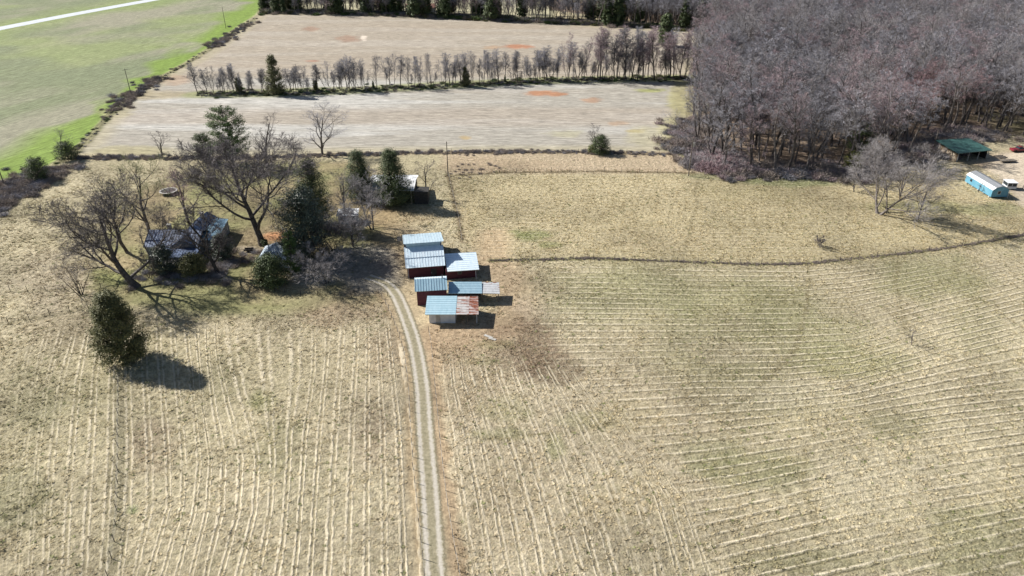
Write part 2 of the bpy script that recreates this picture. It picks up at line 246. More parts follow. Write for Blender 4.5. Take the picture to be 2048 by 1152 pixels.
def paint(X, Y):
    dep = Y*CP+CAMH*SP; px = 1024+FPX*X/dep; py = 576+FPX*(CAMH*CP-Y*SP)/dep
    ok = (Y > 30); wob = (fbm(X, Y, 14, 3)-.5)*7
    n1 = fbm(X, Y, 38, 11); n2 = fbm(X, Y, 9, 21); n3 = fbm(X, Y, 90, 31)
    def C(a): return np.array(a)[None, :]*np.ones((len(X), 1))
    def mix(c, b, w): return c*(1-w[:, None])+np.asarray(b)*w[:, None]
    col = C((.43, .38, .27)); col = mix(col, (.31, .29, .185), np.clip((n1-.47)*3.6, 0, 1)*.9); col = mix(col, (.53, .47, .35), np.clip((.47-n1)*3.0, 0, 1)*.8)
    col = mix(col, (.36, .30, .235), np.clip((n3-.55)*5, 0, 1)*.5); col *= (1+(n2-.5)[:, None]*.34)
    rows_kind = np.zeros(len(X)); tuft = np.ones(len(X))
    # middle pasture is warmer
    w = sstep(-3, 3, sd_poly([(895, 350), (1390, 346), (1440, 360), (1700, 365), (1880, 330), (2200, 420), (2200, 452), (1790, 510), (1600, 529), (1180, 518), (985, 520), (925, 485)], X, Y)+wob*.3)
    col = mix(col, np.array((.44, .375, .245))*(1-.25*np.clip((n1-.5)*4,0,1))[:, None]*(1+(n2-.5)[:, None]*.2), w*.8)
    w = sstep(-2, 2, sd_poly(P_STRIP, X, Y)); col = mix(col, (.46, .365, .28), w*.8)
    # green hay field with bright patches
    sg = sd_poly(P_GREEN, X, Y); g = sstep(-1, 1.5, sg); gr = C((.185, .205, .125)); a = fbm(X*.35+Y*.9, (X-Y*.4)*2.2, 60, 41); bpatch = np.clip((fbm(X, Y, 55, 51)-.53)*6, 0, 1)
    gr = mix(gr, (.27, .255, .195), np.clip((a-.43)*4, 0, 1)*.8); gr = mix(gr, (.17, .20, .12), np.clip((.42-a)*4, 0, 1)*.5); gr = mix(gr, (.24, .28, .12), bpatch*.6)
    edge = np.clip(1-sg/(6+np.clip(fbm(X, Y, 40, 61)-.3, 0, 1)*58), 0, 1); gr = mix(gr, (.17, .25, .05), np.clip(edge*2.0, 0, 1)*.9)
    dr = d_line(ROADL, X, Y); gr = mix(gr, (.21, .26, .10), sstep(40, 8, dr+(fbm(X, Y, 30, 66)-.5)*30)*.7); col = mix(col, gr, g); tuft = tuft*(1-g)
    # stubble crop field
    sc_ = sd_poly(P_CROP, X, Y); c = sstep(-1.5, 1.5, sc_+wob*.2); cr = C((.32, .30, .262)); bnd = fbm(X*.12, Y+X*.02, 9, 71); b2 = fbm(X*.05, Y, 22, 81)
    cr = mix(cr, (.42, .41, .385), np.clip((bnd-.45)*5, 0, 1)*.8); cr = mix(cr, (.32, .275, .225), np.clip((.44-b2)*5, 0, 1)*.6); north = sstep(322, 335, Y); cr = mix(cr, (.315, .265, .205), north*.65)
    cr = mix(cr, (.36, .32, .21), sstep(9, 2, np.abs(sc_))*.6); col = mix(col, cr, c); tuft = tuft*(1-c)
    # beyond the back tree line
    be = sstep(-2, 3, sd_poly([(545, 25), (700, 26), (1000, 36), (1110, 40), (1110, -90), (560, -90)], X, Y)); col = mix(col, np.array((.36, .34, .25))*(1+(n1-.5)[:, None]*.6), be); tuft = tuft*(1-be)
    # forest floor
    sw = sd_poly(P_WOOD, X, Y)+wob*.5; f = sstep(-1.5, 2, sw); fl = C((.165, .125, .10)); fl = mix(fl, (.30, .235, .185), np.clip((fbm(X*.6, Y*1.6, 12, 91)-.52)*5, 0, 1)*.8); fl = mix(fl, (.14, .15, .07), np.clip((fbm(X, Y, 20, 95)-.6)*6, 0, 1)*.6); col = mix(col, fl, f); tuft = tuft*(1-f)
    # yard lawn
    y_ = sstep(-3, 4, sd_poly(P_YARD, X, Y)+wob); ya = C((.225, .22, .115)); ya = mix(ya, (.32, .26, .17), np.clip((n2-.45)*4, 0, 1)*.8); ya = mix(ya, (.19, .15, .10), np.clip((fbm(X, Y, 16, 99)-.55)*5, 0, 1)*.7); col = mix(col, ya, y_); tuft = tuft*(1-.85*y_)
    d = sstep(-2, 3, sd_poly(P_DIRT, X, Y)+wob*.8); di = C((.40, .31, .22)); di = mix(di, (.26, .25, .14), np.clip((n2-.5)*5, 0, 1)*.6); di = mix(di, (.50, .44, .38), sstep(12, 5, d_line([(2060, 320), (2030, 360), (2045, 410), (2090, 470)], X, Y))*.8); col = mix(col, di, d); tuft = tuft*(1-d)
    # barn apron and worn earth by the drive
    w = sstep(9, 3, d_line([(800, 470), (812, 560), (850, 640), (960, 665)], X, Y)+wob*.5); col = mix(col, (.36, .285, .195), w*.7); w2 = sstep(7, 2, d_line([(990, 470), (985, 520), (1040, 600), (1000, 660), (880, 670)], X, Y)+wob*.4); col = mix(col, (.39, .29, .20), w2*.7); tuft = tuft*(1-.7*np.maximum(w, w2))
    w = sstep(5, 2.2, d_line(DRIVE, X, Y)+wob*.12); col = mix(col, (.36, .30, .21), w*.6); tuft = tuft*(1-w)
    w = sstep(2.2, .7, d_line([(480, 497), (560, 502), (640, 520), (700, 560)], X, Y)); col = mix(col, (.42, .36, .29), w*.7)
    w = sstep(9, 4, d_line([(640, 545), (690, 520), (740, 515), (750, 560)], X, Y)+wob*.5); col = mix(col, (.27, .255, .24), w*.8)
    for x, y, rx, ry, cc, s in SPOTS:
        q = ((px-x)/rx)**2+((py-y)/ry)**2; q = q+(fbm(X, Y, max(3., rx*mpp(y)*.5), int(x) % 97)-.5)*1.5; w = sstep(1.5, .1, q+(fbm(X, Y, 5, int(y) % 89)-.5)*.8)*s*ok; col = mix(col, cc, w)
    # unmown grass under the fences
    for ln, wd, cc, s in ((FENCE_R, .6, (.17, .165, .085), .9), (FENCE_B, 1.5, (.20, .155, .105), .85), (LINE_D, .75, (.15, .12, .075), .85), (FENCE_N, .6, (.16, .12, .08), .8), (FENCE_W, .8, (.14, .12, .08), .8), (FENCE_L, 1.0, (.22, .20, .14), .6), (FENCE_C, .7, (.2, .18, .12), .5), (FENCE_Y, .6, (.2, .18, .11), .4), (HEDGE, 1.6, (.18, .18, .09), .7), (FENCE_D1, .8, (.30, .23, .15), .7), (FENCE_D2, 1.1, (.30, .22, .15), .7)):
        w = sstep(wd*1.5, wd*.5, d_line(ln, X, Y)+(vn(X, Y, 2.2, 7)-.5)*wd*1.3); col = mix(col, cc, w*s)
    w = sstep(1.2, .4, np.abs(d_line([(906, 350), (919, 400), (930, 440), (936, 485)], X, Y))); col = mix(col, (.45, .38, .26), w*.6)
    w = sstep(9, 4, d_line([(395, 189), (500, 187), (700, 181), (900, 170), (1100, 161), (1380, 156)], X, Y)+wob*.4); col = mix(col, (.23, .24, .12), w*.85); tuft = tuft*(1-w)
    w = sstep(7, 3, d_line([(1372, 165), (1374, 240), (1350, 295), (1385, 305)], X, Y)+wob*.4); col = mix(col, (.24, .22, .13), w*.7)
    # faint animal trails
    for ln in ([(1400, 360), (1388, 385), (1397, 410), (1385, 435), (1375, 480), (1365, 515)], [(1800, 520), (1790, 560), (1810, 640), (1815, 680)], [(1620, 530), (1612, 620), (1590, 700), (1500, 790), (1440, 830)], [(1612, 900), (1605, 960), (1620, 1010), (1632, 1080)], [(560, 905), (650, 885), (760, 875)], [(500, 912), (560, 905)], [(978, 880), (1060, 870), (1150, 862), (1230, 845)]):
        w = sstep(.75, .2, d_line(ln, X, Y)+(vn(X, Y, 3, 17)-.5)*.5); col = mix(col, (.2, .17, .10), w*.5)
    # mower rows
    bx = np.interp(py, [690, 760, 850, 950, 1050, 1160], [1110, 1180, 1270, 1350, 1400, 1440])
    wl = sstep(625, 690, py)*(px < np.interp(py, [600, 704, 850, 1160], [757, 808, 820, 850]))*(1-y_)
    wr = sstep(700, 760, py)*(px > np.interp(py, [664, 760, 900, 1160], [880, 890, 905, 945]))*sstep(60, -60, px-bx)
    phA = np.where(px < 855, guide_phase_x(GUIDE_L, px, py), guide_phase_x(GUIDE_R, px, py)+100); aA = (wl*sstep(60, 300, px+120)+wr)*(.62+.7*fbm(X, Y, 22, 5))
    phB = guide_phase_y(GUIDE_H, px, py); wb = np.where(py < 690, sstep(1060, 1160, px+(fbm(X, Y, 15, 4)-.5)*120), sstep(-70, 50, px-bx))*sstep(515, 530, py)
    wb = np.maximum(wb, .55*sstep(345, 352, py)*sstep(930, 1000, px)*(py < 530)); wb = wb*sstep(1.5, 3, d_line(FENCE_R, X, Y))*(1-f)*(1-d)*(.6+.8*fbm(X, Y, 26, 6)); aB = wb*(py > 340)
    mid = (py < 520); aB = np.where(mid, aB*.7, aB)
    far = np.clip(g+c, 0, 1)
    gx = np.where(g > .5, (X*.39+Y*.92)*.16, X*.14); gy = np.where(g > .5, X*.92-Y*.39, Y+X*.02); isf = (far > .5)
    gx = np.where(isf, gx, X); gy = np.where(isf, gy, Y)
    warm = 1-far; col = col*(1+warm[:, None]*np.array([.0, -.01, -.075])); dk = np.clip((fbm(X, Y, 16, 401)-.48)*3.5, 0, 1)*warm*(1-f); col = col*(1-.26*dk[:, None])
    return np.clip(col, .01, .9), np.clip(tuft, 0, 1), phA, np.clip(aA, 0, 1), phB, np.clip(aB, 0, 1), np.stack([gx, gy, far*0], 1)
def axis(segs):
    out = []
    for a, b, s in segs: out += list(np.arange(a, b-1e-6, s))
    out.append(segs[-1][1]); return np.array(out)
ax = axis([(-6000, -1000, 500), (-1000, -500, 50), (-500, -160, 1.6), (-160, 160, .5), (160, 500, 1.6), (500, 1000, 50), (1000, 6000, 500)])
ay = axis([(-3000, -200, 400), (-200, 40, 12), (40, 240, .5), (240, 640, 1.1), (640, 1000, 30), (1000, 7000, 500)])
XX, YY = np.meshgrid(ax, ay); X = XX.ravel(); Y = YY.ravel(); nx, ny = len(ax), len(ay)
ZZ = (fbm(X, Y, 6, 201)-.5)*.10
idx = np.arange(nx*ny).reshape(ny, nx)
q = np.stack([idx[:-1, :-1], idx[:-1, 1:], idx[1:, 1:], idx[1:, :-1]], -1).reshape(-1, 4)
gm = mesh_np('ground', np.stack([X, Y, ZZ*(np.abs(X) < 500)], 1), quads=q)
tone, tuft, phA, aA, phB, aB, gr = paint(X, Y)
def attr(me, name, typ, data):
    a = me.attributes.new(name, typ, 'POINT')
    key = {'FLOAT_COLOR': 'color', 'FLOAT_VECTOR': 'vector', 'FLOAT': 'value', 'INT': 'value'}[typ]; a.data.foreach_set(key, np.ascontiguousarray(data).ravel())
attr(gm, 'tone', 'FLOAT_COLOR', np.concatenate([tone, np.ones((len(X), 1))], 1).astype(np.float32))
attr(gm, 'rowsA', 'FLOAT_VECTOR', np.stack([phA, aA, tuft], 1).astype(np.float32)); attr(gm, 'rowsB', 'FLOAT_VECTOR', np.stack([phB, aB, 0*tuft], 1).astype(np.float32)); attr(gm, 'grain', 'FLOAT_VECTOR', gr.astype(np.float32))
gm.polygons.foreach_set('use_smooth', np.ones(len(q), bool))
def ground_mat():
    m, t, b = new_mat('ground_vegetation', .95, 0, .1); A = lambda n: N(t, 'ShaderNodeAttribute', attribute_name=n)
    tn = A('tone').outputs['Color']; sa = N(t, 'ShaderNodeSeparateXYZ'); t.links.new(A('rowsA').outputs['Vector'], sa.inputs[0]); sb = N(t, 'ShaderNodeSeparateXYZ'); t.links.new(A('rowsB').outputs['Vector'], sb.inputs[0])
    gv = A('grain').outputs['Vector']; tc = N(t, 'ShaderNodeTexCoord').outputs['Object']; tf = sa.outputs[2]
    nbig = noise(t, tc, .12, 3); nm = noise(t, gv, .9, 6, .72); nf = noise(t, gv, 3.0, 4, .7); nbr = noise(t, tc, .45, 3)
    def rows(ph, amt, k, ph2, dk):
        p = math_n(t, 'ADD', ph, math_n(t, 'MULTIPLY_ADD', nbr, .16, -.08)); p = math_n(t, 'ADD', p, math_n(t, 'MULTIPLY_ADD', nm, .12, -.06))
        def line(off, wd):
            fr = math_n(t, 'PINGPONG', math_n(t, 'ADD', p, off), .5); s = N(t, 'ShaderNodeMapRange'); s.interpolation_type = 'SMOOTHSTEP'; t.links.new(fr, s.inputs[0]); s.inputs[1].default_value = wd; s.inputs[2].default_value = wd*.25; return s.outputs[0]
        l1 = line(0, .11); l = l1
        if ph2: l = math_n(t, 'MAXIMUM', l1, line(ph2, .08))
        br = math_n(t, 'MULTIPLY', ramp(t, noise(t, tc, .22, 6, .75), [(.34, .2), (.52, 1.0)]), ramp(t, noise(t, tc, .045, 3), [(.38, .45), (.6, 1.0)]))
        return math_n(t, 'MULTIPLY', math_n(t, 'MULTIPLY', l, amt), br), math_n(t, 'MULTIPLY', math_n(t, 'MULTIPLY', line(dk, .11), amt), br)
    lA, dA = rows(sa.outputs[0], sa.outputs[1], 1, .30, .15); lB, dB = rows(sb.outputs[0], sb.outputs[1], 1, 0, .26)
    light = math_n(t, 'MAXIMUM', lA, lB); dark = math_n(t, 'MAXIMUM', math_n(t, 'MULTIPLY', dA, .5), dB)
    v = ramp(t, nm, [(.28, .36), (.40, .78), (.54, 1.06), (.68, 1.5)]); c = mixc(t, 1.0, tn, v, 'MULTIPLY')
    v2 = ramp(t, nf, [(.25, .6), (.5, 1.0), (.75, 1.4)]); c = mixc(t, 1.0, c, v2, 'MULTIPLY')
    # straw clumps, green regrowth, and dark specks painted as shade between tufts
    gmask = math_n(t, 'MULTIPLY', ramp(t, noise(t, tc, .7, 4, .7), [(.52, 0.0), (.60, 1.0)]), tf); c = mixc(t, math_n(t, 'MULTIPLY', gmask, .25), c, (.17, .165, .075))
    smask = math_n(t, 'MULTIPLY', ramp(t, noise(t, tc, 1.35, 4, .75), [(.53, 0.0), (.62, 1.0)]), tf); c = mixc(t, math_n(t, 'MULTIPLY', smask, .5), c, (.52, .46, .33))
    tuft_shade = math_n(t, 'MULTIPLY', ramp(t, noise(t, tc, 1.05, 5, .72), [(.36, 1.0), (.44, 0.0)]), tf); c = mixc(t, math_n(t, 'MULTIPLY', tuft_shade, .48), c, (.13, .115, .065))
    c = mixc(t, math_n(t, 'MULTIPLY', light, .85), c, (.70, .62, .47)); c = mixc(t, math_n(t, 'MULTIPLY', dark, .6), c, (.15, .125, .07))
    t.links.new(c, b.inputs['Base Color'])
    h = math_n(t, 'MULTIPLY_ADD', light, .16, math_n(t, 'MULTIPLY', nm, math_n(t, 'MULTIPLY_ADD', tf, .9, .28))); h = math_n(t, 'SUBTRACT', h, math_n(t, 'MULTIPLY', dark, .25)); h = math_n(t, 'MULTIPLY_ADD', noise(t, tc, 1.6, 4, .7), math_n(t, 'MULTIPLY', tf, .6), h)
    bp = N(t, 'ShaderNodeBump'); bp.inputs['Strength'].default_value = .9; bp.inputs['Distance'].default_value = .62; t.links.new(h, bp.inputs['Height']); t.links.new(bp.outputs[0], b.inputs['Normal']); return m
gm.materials.append(ground_mat()); tag(ob('ground', gm), kind='structure')
# ribbons: road and driveway
def smooth_line(pts, step):
    P = [Vector(G(*p)) for p in pts]; out = []
    for i in range(len(P)-1):
        p0 = P[max(i-1, 0)]; p1 = P[i]; p2 = P[i+1]; p3 = P[min(i+2, len(P)-1)]; n = max(2, int((p2-p1).length/step))
        for k in range(n):
            s = k/n; out.append(.5*((2*p1)+(-p0+p2)*s+(2*p0-5*p1+4*p2-p3)*s*s+(-p0+3*p1-3*p2+p3)*s**3))
    return out+[P[-1]]
def ribbon(name, pts, width, z, mat, nc=13, step=1.0):
    L = smooth_line(pts, step); V = []; U = []
    for i, p in enumerate(L):
        d = (L[min(i+1, len(L)-1)]-L[max(i-1, 0)]).normalized(); n = Vector((-d.y, d.x))
        for k in range(nc):
            s = k/(nc-1)*2-1; q = p+n*s*width/2; V.append((q.x, q.y, z)); U.append((s*width/2, i*step, 0))
    V = np.array(V); V[:, 2] += (fbm(V[:, 0], V[:, 1], 6, 201)-.5)*.10
    id_ = np.arange(len(V)).reshape(len(L), nc); q = np.stack([id_[:-1, :-1], id_[:-1, 1:], id_[1:, 1:], id_[1:, :-1]], -1).reshape(-1, 4)[:, ::-1]
    me = mesh_np(name, V, quads=q, mats=[mat]); attr(me, 'lane', 'FLOAT_VECTOR', np.array(U, np.float32)); return tag(ob(name, me), kind='structure')
m, t, b = new_mat('gravel_drive', .95, 0, .1); at = N(t, 'ShaderNodeAttribute', attribute_name='lane'); sx = N(t, 'ShaderNodeSeparateXYZ'); t.links.new(at.outputs['Vector'], sx.inputs[0]); tc = N(t, 'ShaderNodeTexCoord').outputs['Object']
x = math_n(t, 'ADD', math_n(t, 'ABSOLUTE', sx.outputs[0]), math_n(t, 'MULTIPLY_ADD', noise(t, tc, 1.4, 6, .8), 1.3, -.65)); rut = ramp(t, math_n(t, 'DIVIDE', math_n(t, 'ABSOLUTE', math_n(t, 'SUBTRACT', x, .86)), 1.0), [(.12, 1.0), (.46, 0.0)])
c = mixc(t, rut, ramp(t, noise(t, tc, 1.6, 5, .7), [(.35, (.17, .155, .10)), (.65, (.32, .285, .20))]), ramp(t, noise(t, tc, 2.2, 5, .75), [(.3, (.36, .33, .28)), (.7, (.50, .465, .41))])); t.links.new(c, b.inputs['Base Color'])
al = ramp(t, x, [(.0, 1.0), (1.62, 1.0)]); mr = N(t, 'ShaderNodeMapRange'); t.links.new(x, mr.inputs[0]); mr.inputs[1].default_value = 1.7; mr.inputs[2].default_value = 1.2; t.links.new(mr.outputs[0], b.inputs['Alpha'])
ribbon('driveway', DRIVE, 4.4, .012, m)
m, t, b = new_mat('road_asphalt', .85, 0, .2); at = N(t, 'ShaderNodeAttribute', attribute_name='lane'); sx = N(t, 'ShaderNodeSeparateXYZ'); t.links.new(at.outputs['Vector'], sx.inputs[0]); tc = N(t, 'ShaderNodeTexCoord').outputs['Object']
c = ramp(t, noise(t, tc, .4, 5), [(.3, (.42, .45, .49)), (.7, (.55, .58, .62))]); ed = ramp(t, math_n(t, 'ABSOLUTE', sx.outputs[0]), [(0.0, (0, 0, 0)), (1, (1, 1, 1))])
t.links.new(c, b.inputs['Base Color']); ribbon('road', ROADL, 10.5, .03, m, step=3)
# ------------------------------------------------------------------ trees
def unit(a): return a/np.maximum(np.linalg.norm(a, axis=-1, keepdims=True), 1e-9)
def grow(rng, P, D, L, R, nseg, curve, up, r_end=.35):
    n = len(P); pts = [P]; dirs = [D]; p = P.copy(); d = D.copy()
    for _ in range(nseg):
        d = unit(d+rng.normal(0, curve, (n, 3))+np.array([0, 0, up])); p = p+d*(L/nseg)[:, None]; pts.append(p); dirs.append(d)
    pts = np.stack(pts, 1); dirs = np.stack(dirs, 1); rad = R[:, None]*np.linspace(1, r_end, nseg+1)[None]; return pts, dirs, rad
def spawn(rng, pts, dirs, rad, L, k, t0, ang, lr, rr, t1=1.0):
    n, m, _ = pts.shape; t = np.linspace(t0, t1, k)[None]+rng.uniform(-.5, .5, (n, k))*(t1-t0)/k; t = np.clip(t, .02, .995)*(m-1); i = np.clip(t.astype(int), 0, m-2); f = (t-i)[..., None]
    r = np.arange(n)[:, None]; p = pts[r, i]*(1-f)+pts[r, i+1]*f; d = dirs[r, np.minimum(i+1, m-1)]; ra = rad[r, i]
    az = (np.arange(k)[None]*2.4+rng.uniform(0, 6.28, (n, 1))+rng.uniform(-.5, .5, (n, k))); a = d; h = np.where(np.abs(a[..., 2:3]) > .9, np.array([1., 0, 0]), np.array([0, 0, 1.])); u = unit(np.cross(a, h)); v = np.cross(a, u)
    an = rng.uniform(ang[0], ang[1], (n, k)); D = unit(a*np.cos(an)[..., None]+(u*np.cos(az)[..., None]+v*np.sin(az)[..., None])*np.sin(an)[..., None])
    tt = t/(m-1); LL = L[:, None]*lr*(1.15-.55*tt)*rng.uniform(.75, 1.2, (n, k)); RR = ra*rr
    return p.reshape(-1, 3), D.reshape(-1, 3), LL.ravel(), RR.ravel()
def tubes(pts, rad, sides):
    n, m, _ = pts.shape; tan = unit(np.gradient(pts, axis=1)); h = np.where(np.abs(tan[..., 2:3]) > .95, np.array([1., 0, 0]), np.array([0, 0, 1.])); u = unit(np.cross(tan, h)); v = np.cross(tan, u)
    a = np.arange(sides)*2*np.pi/sides; V = pts[:, :, None]+rad[:, :, None, None]*(u[:, :, None]*np.cos(a)[None, None, :, None]+v[:, :, None]*np.sin(a)[None, None, :, None])
    id_ = np.arange(n*m*sides).reshape(n, m, sides); nx_ = np.roll(id_, -1, 2); q = np.stack([id_[:, :-1], nx_[:, :-1], nx_[:, 1:], id_[:, 1:]], -1).reshape(-1, 4); return V.reshape(-1, 3), q
def strips(rng, P, D, L, w, up=.12, curve=.15):     # twigs: one tapering kinked blade each (a quad and a triangle)
    n = len(P); s = unit(np.cross(D, rng.normal(0, 1, (n, 3)))); m_ = P+D*(L*.5)[:, None]; D2 = unit(D+rng.normal(0, curve, (n, 3))+np.array([0, 0, up])); e = m_+D2*(L*.5)[:, None]; w = w[:, None]
    V = np.stack([P-s*w, P+s*w, m_+s*w*.75, m_-s*w*.75, e], 1); b = np.arange(n)[:, None]*5
    return V.reshape(-1, 3), b+np.array([[0, 1, 2, 3]]), b+np.array([[3, 2, 4]]), e, D2
def bare(seed, H, Wd, trunk=.35, limbs=8, lean=(0, 0), spread=(.35, .8), k=(6, 6, 5, 4), up=.12, r0=None, stems=1, tw=.018, curve=.10, low=.35, twl=1.0):
    """returns (trunk mesh arrays, twig mesh arrays) of a leafless tree"""
    rng = np.random.default_rng(seed); r0 = r0 or H*.019; ns = stems
    P = np.zeros((ns, 3)); D = np.tile(np.array([lean[0], lean[1], 1.0]), (ns, 1))
    if ns > 1:
        a = np.arange(ns)*2*np.pi/ns+rng.uniform(0, 6, 1); sp = rng.uniform(.25, .6, ns); D[:, 0] += np.cos(a)*sp; D[:, 1] += np.sin(a)*sp; P[:, 0] = np.cos(a)*r0; P[:, 1] = np.sin(a)*r0
    D = unit(D); L = np.full(ns, H*.86)*rng.uniform(.85 if ns > 1 else 1, 1.05, ns); P[:, 2] = -.3
    p0, d0, ra0 = grow(rng, P, D, L, np.full(ns, r0/ns**.4), 9, .055, .05, .22); ra0[:, 0] *= 1.35
    TV, TQ = [], []; off = 0
    def add(V, Q):
        nonlocal off; TV.append(V); TQ.append(Q+off); off += len(V)
    V, Q = tubes(p0, ra0, 7); add(V, Q)
    P, D, L1, R1 = spawn(rng, p0, d0, ra0, np.full(ns, Wd*.62), max(3, limbs//ns), trunk, spread, 1.0, .62, .97); p1, d1, ra1 = grow(rng, P, D, L1, R1, 6, curve, up, .25); V, Q = tubes(p1, ra1, 5); add(V, Q)
    P, D, L2, R2 = spawn(rng, p1, d1, ra1, L1, k[0], low, (.4, .95), .52, .62); p2, d2, ra2 = grow(rng, P, D, L2, np.maximum(R2, .02), 4, curve*1.3, up*.8, .4); V, Q = tubes(p2, ra2, 3); add(V, Q)
    # thin ends
    CV, CQ, CT = [], [], []; co = 0
    def cadd(r):
        nonlocal co; V, q, t_, e, d = r; CV.append(V); CQ.append(q+co); CT.append(t_+co); co += len(V); return e, d
    P, D, L3, R3 = spawn(rng, p2, d2, ra2, L2, k[1], .25, (.35, .9), .5, .6); p3, d3, ra3 = grow(rng, P, D, L3, np.maximum(R3*.8, tw), 2, .16, up*.7, .5)
    for j in range(2):
        dd = p3[:, j+1]-p3[:, j]; l = np.linalg.norm(dd, axis=1); cadd(strips(rng, p3[:, j], unit(dd), l*1.02, ra3[:, j]*1.1, 0, .02))
    P, D, L4, R4 = spawn(rng, p3, d3, ra3, L3, k[2], .2, (.3, .85), .62*twl, .6)
    L4 = np.maximum(L4, .35*twl); cadd(strips(rng, P, D, L4, np.full(len(P), tw)))
    if k[3]:
        p4 = np.stack([P, P+D*L4[:, None]], 1); d4 = np.stack([D, D], 1); P, D, L5, _ = spawn(rng, p4, d4, np.full((len(P), 2), tw), L4, k[3], .3, (.3, .8), .62, .7); cadd(strips(rng, P, D, L5, np.full(len(P), tw*.75)))
    TV, CV = np.concatenate(TV), np.concatenate(CV); kz = H/np.percentile(CV[:, 2], 99.8); ex = np.percentile(CV[:, :2], 99.3, 0)-np.percentile(CV[:, :2], .7, 0); kx = Wd/ex.mean()
    for V in (TV, CV): V[:, 2] *= kz; V[:, :2] *= 1+(kx-1)*np.clip(V[:, 2:3]/(H*.12), .0, 1)
    return (TV, np.concatenate(TQ)), (CV, np.concatenate(CQ), np.concatenate(CT))
def bare_meshes(arr, mt, mc):
    (tv, tq), (cv, cq, ct) = arr; a = mesh_np('trunk', tv, quads=tq, mats=[mt]); a.polygons.foreach_set('use_smooth', np.ones(len(tq), bool)); return a, mesh_np('crown', cv, quads=cq, tris=ct, mats=[mc])
def joined(arr, mt, mc, name='tree'):
    (tv, tq), (cv, cq, ct) = arr; n = len(tv); mi = np.concatenate([np.zeros(len(tq)), np.ones(len(cq)+len(ct))]); return mesh_np(name, np.concatenate([tv, cv]), quads=np.concatenate([tq, cq+n]), tris=ct+n, mats=[mt, mc], mi=mi)
def evergreen(seed, H, Wd, shape='cone', nb=170, per=60, leaf=.22, base=.06, loose=0., droop=.0):
    rng = np.random.default_rng(seed); r0 = H*.016+.05; P = np.zeros((1, 3)); P[0, 2] = -.2
    p0, d0, ra0 = grow(rng, P, np.array([[0, 0, 1.]]), np.array([H*.97]), np.array([r0]), 6, .02, 0, .15); TV, TQ = tubes(p0, ra0, 6)
    z = base+(1-base)*rng.uniform(0, 1, nb)**(.95 if shape != 'cone' else 1.25)*.97; az = rng.uniform(0, 6.283, nb)
    prof = {'cone': lambda t: np.clip(1.02-t, .03, 1)**.62*np.clip(t*8+.35, 0, 1), 'oval': lambda t: np.sqrt(np.clip(1-((t-.38)/.64)**2, .02, 1)), 'dome': lambda t: np.sqrt(np.clip(1-t**2.2, .03, 1)), 'spire': lambda t: np.clip(1.02-t, .04, 1)**.6*np.clip(t*5+.5, 0, 1)}[shape]
    lump = .78+.34*np.array([vn(a*3, b*9, 1.0, seed) for a, b in zip(az, z)]); rr = prof(z)*Wd/2*lump*rng.uniform(.82, 1.08, nb)
    tip = np.stack([np.cos(az)*rr, np.sin(az)*rr, z*H+rr*(.35-droop)*rng.uniform(.4, 1.1, nb)], 1); root = np.stack([0*rr, 0*rr, np.maximum(z*H-rr*.15, .1)], 1)
    bp = np.stack([root, (root+tip)/2+np.array([0, 0, -.05])*rr[:, None], tip], 1); V, Q = tubes(bp, np.linspace(.05, .012, 3)[None]*np.ones((nb, 1))*(.4+H/14), 3)
    TQ = np.concatenate([TQ, Q+len(TV)]); TV = np.concatenate([TV, V])
    n = nb*per; bi = np.repeat(np.arange(nb), per); s = rng.uniform(.35 if not loose else .5, 1.05, n); c = root[bi]+(tip-root)[bi]*s[:, None]; sp = (.10*Wd*(1.1-.5*s)*(1-loose*.5))[:, None]
    c = c+rng.normal(0, 1, (n, 3))*sp*np.array([1, 1, .8])*.62; out = unit(unit(c*np.array([1, 1, .25]))+rng.normal(0, .55, (n, 3))+np.array([0, 0, .25])); a = unit(np.cross(out, rng.normal(0, 1, (n, 3)))); b = np.cross(out, a); l = (leaf*rng.uniform(.6, 1.4, n))[:, None]
    V = np.stack([c-a*l*.5, c+b*l*.35, c+a*l*.6+out*l*.2, c-b*l*.4], 1).reshape(-1, 3); V[:, 2] = np.maximum(V[:, 2], .03)
    return (TV, TQ), (V, np.arange(n*4).reshape(-1, 4), np.zeros((0, 3), int))
def ground_z(x, y): return float((fbm(np.array([x]), np.array([y]), 6, 201)[0]-.5)*.10)
def plant(kind_name, label, cat, meshes, px=None, py=None, xy=None, rz=0, sc=1, group=None, mcrown=None, parts=('trunk', 'crown')):
    x, y = xy if xy else G(px, py); o = empty(kind_name, (x, y, ground_z(x, y)-.02), label, cat, group, rz, sc)
    ks = [ob(n, me, o) for n, me in zip(parts, meshes)]; KIDS[o.name] = ks; return o
def hero(name, label, px, py, top, wpx, mc=TW, mt=BARK, seed=1, **kw):
    H = height(py, top); Wd = wpx*mpp((py+top)/2 if False else py); return plant(name, label, 'tree', bare_meshes(bare(seed, H, Wd, **kw), mt, mc), px, py)
def green(name, label, px, py, top, wpx, mat=EV, seed=1, cat='tree', mt=BARK, **kw):
    H = height(py, top); Wd = wpx*mpp(py); return plant(name, label, cat, bare_meshes(evergreen(seed, H, Wd, **kw), mt, mat), px, py)
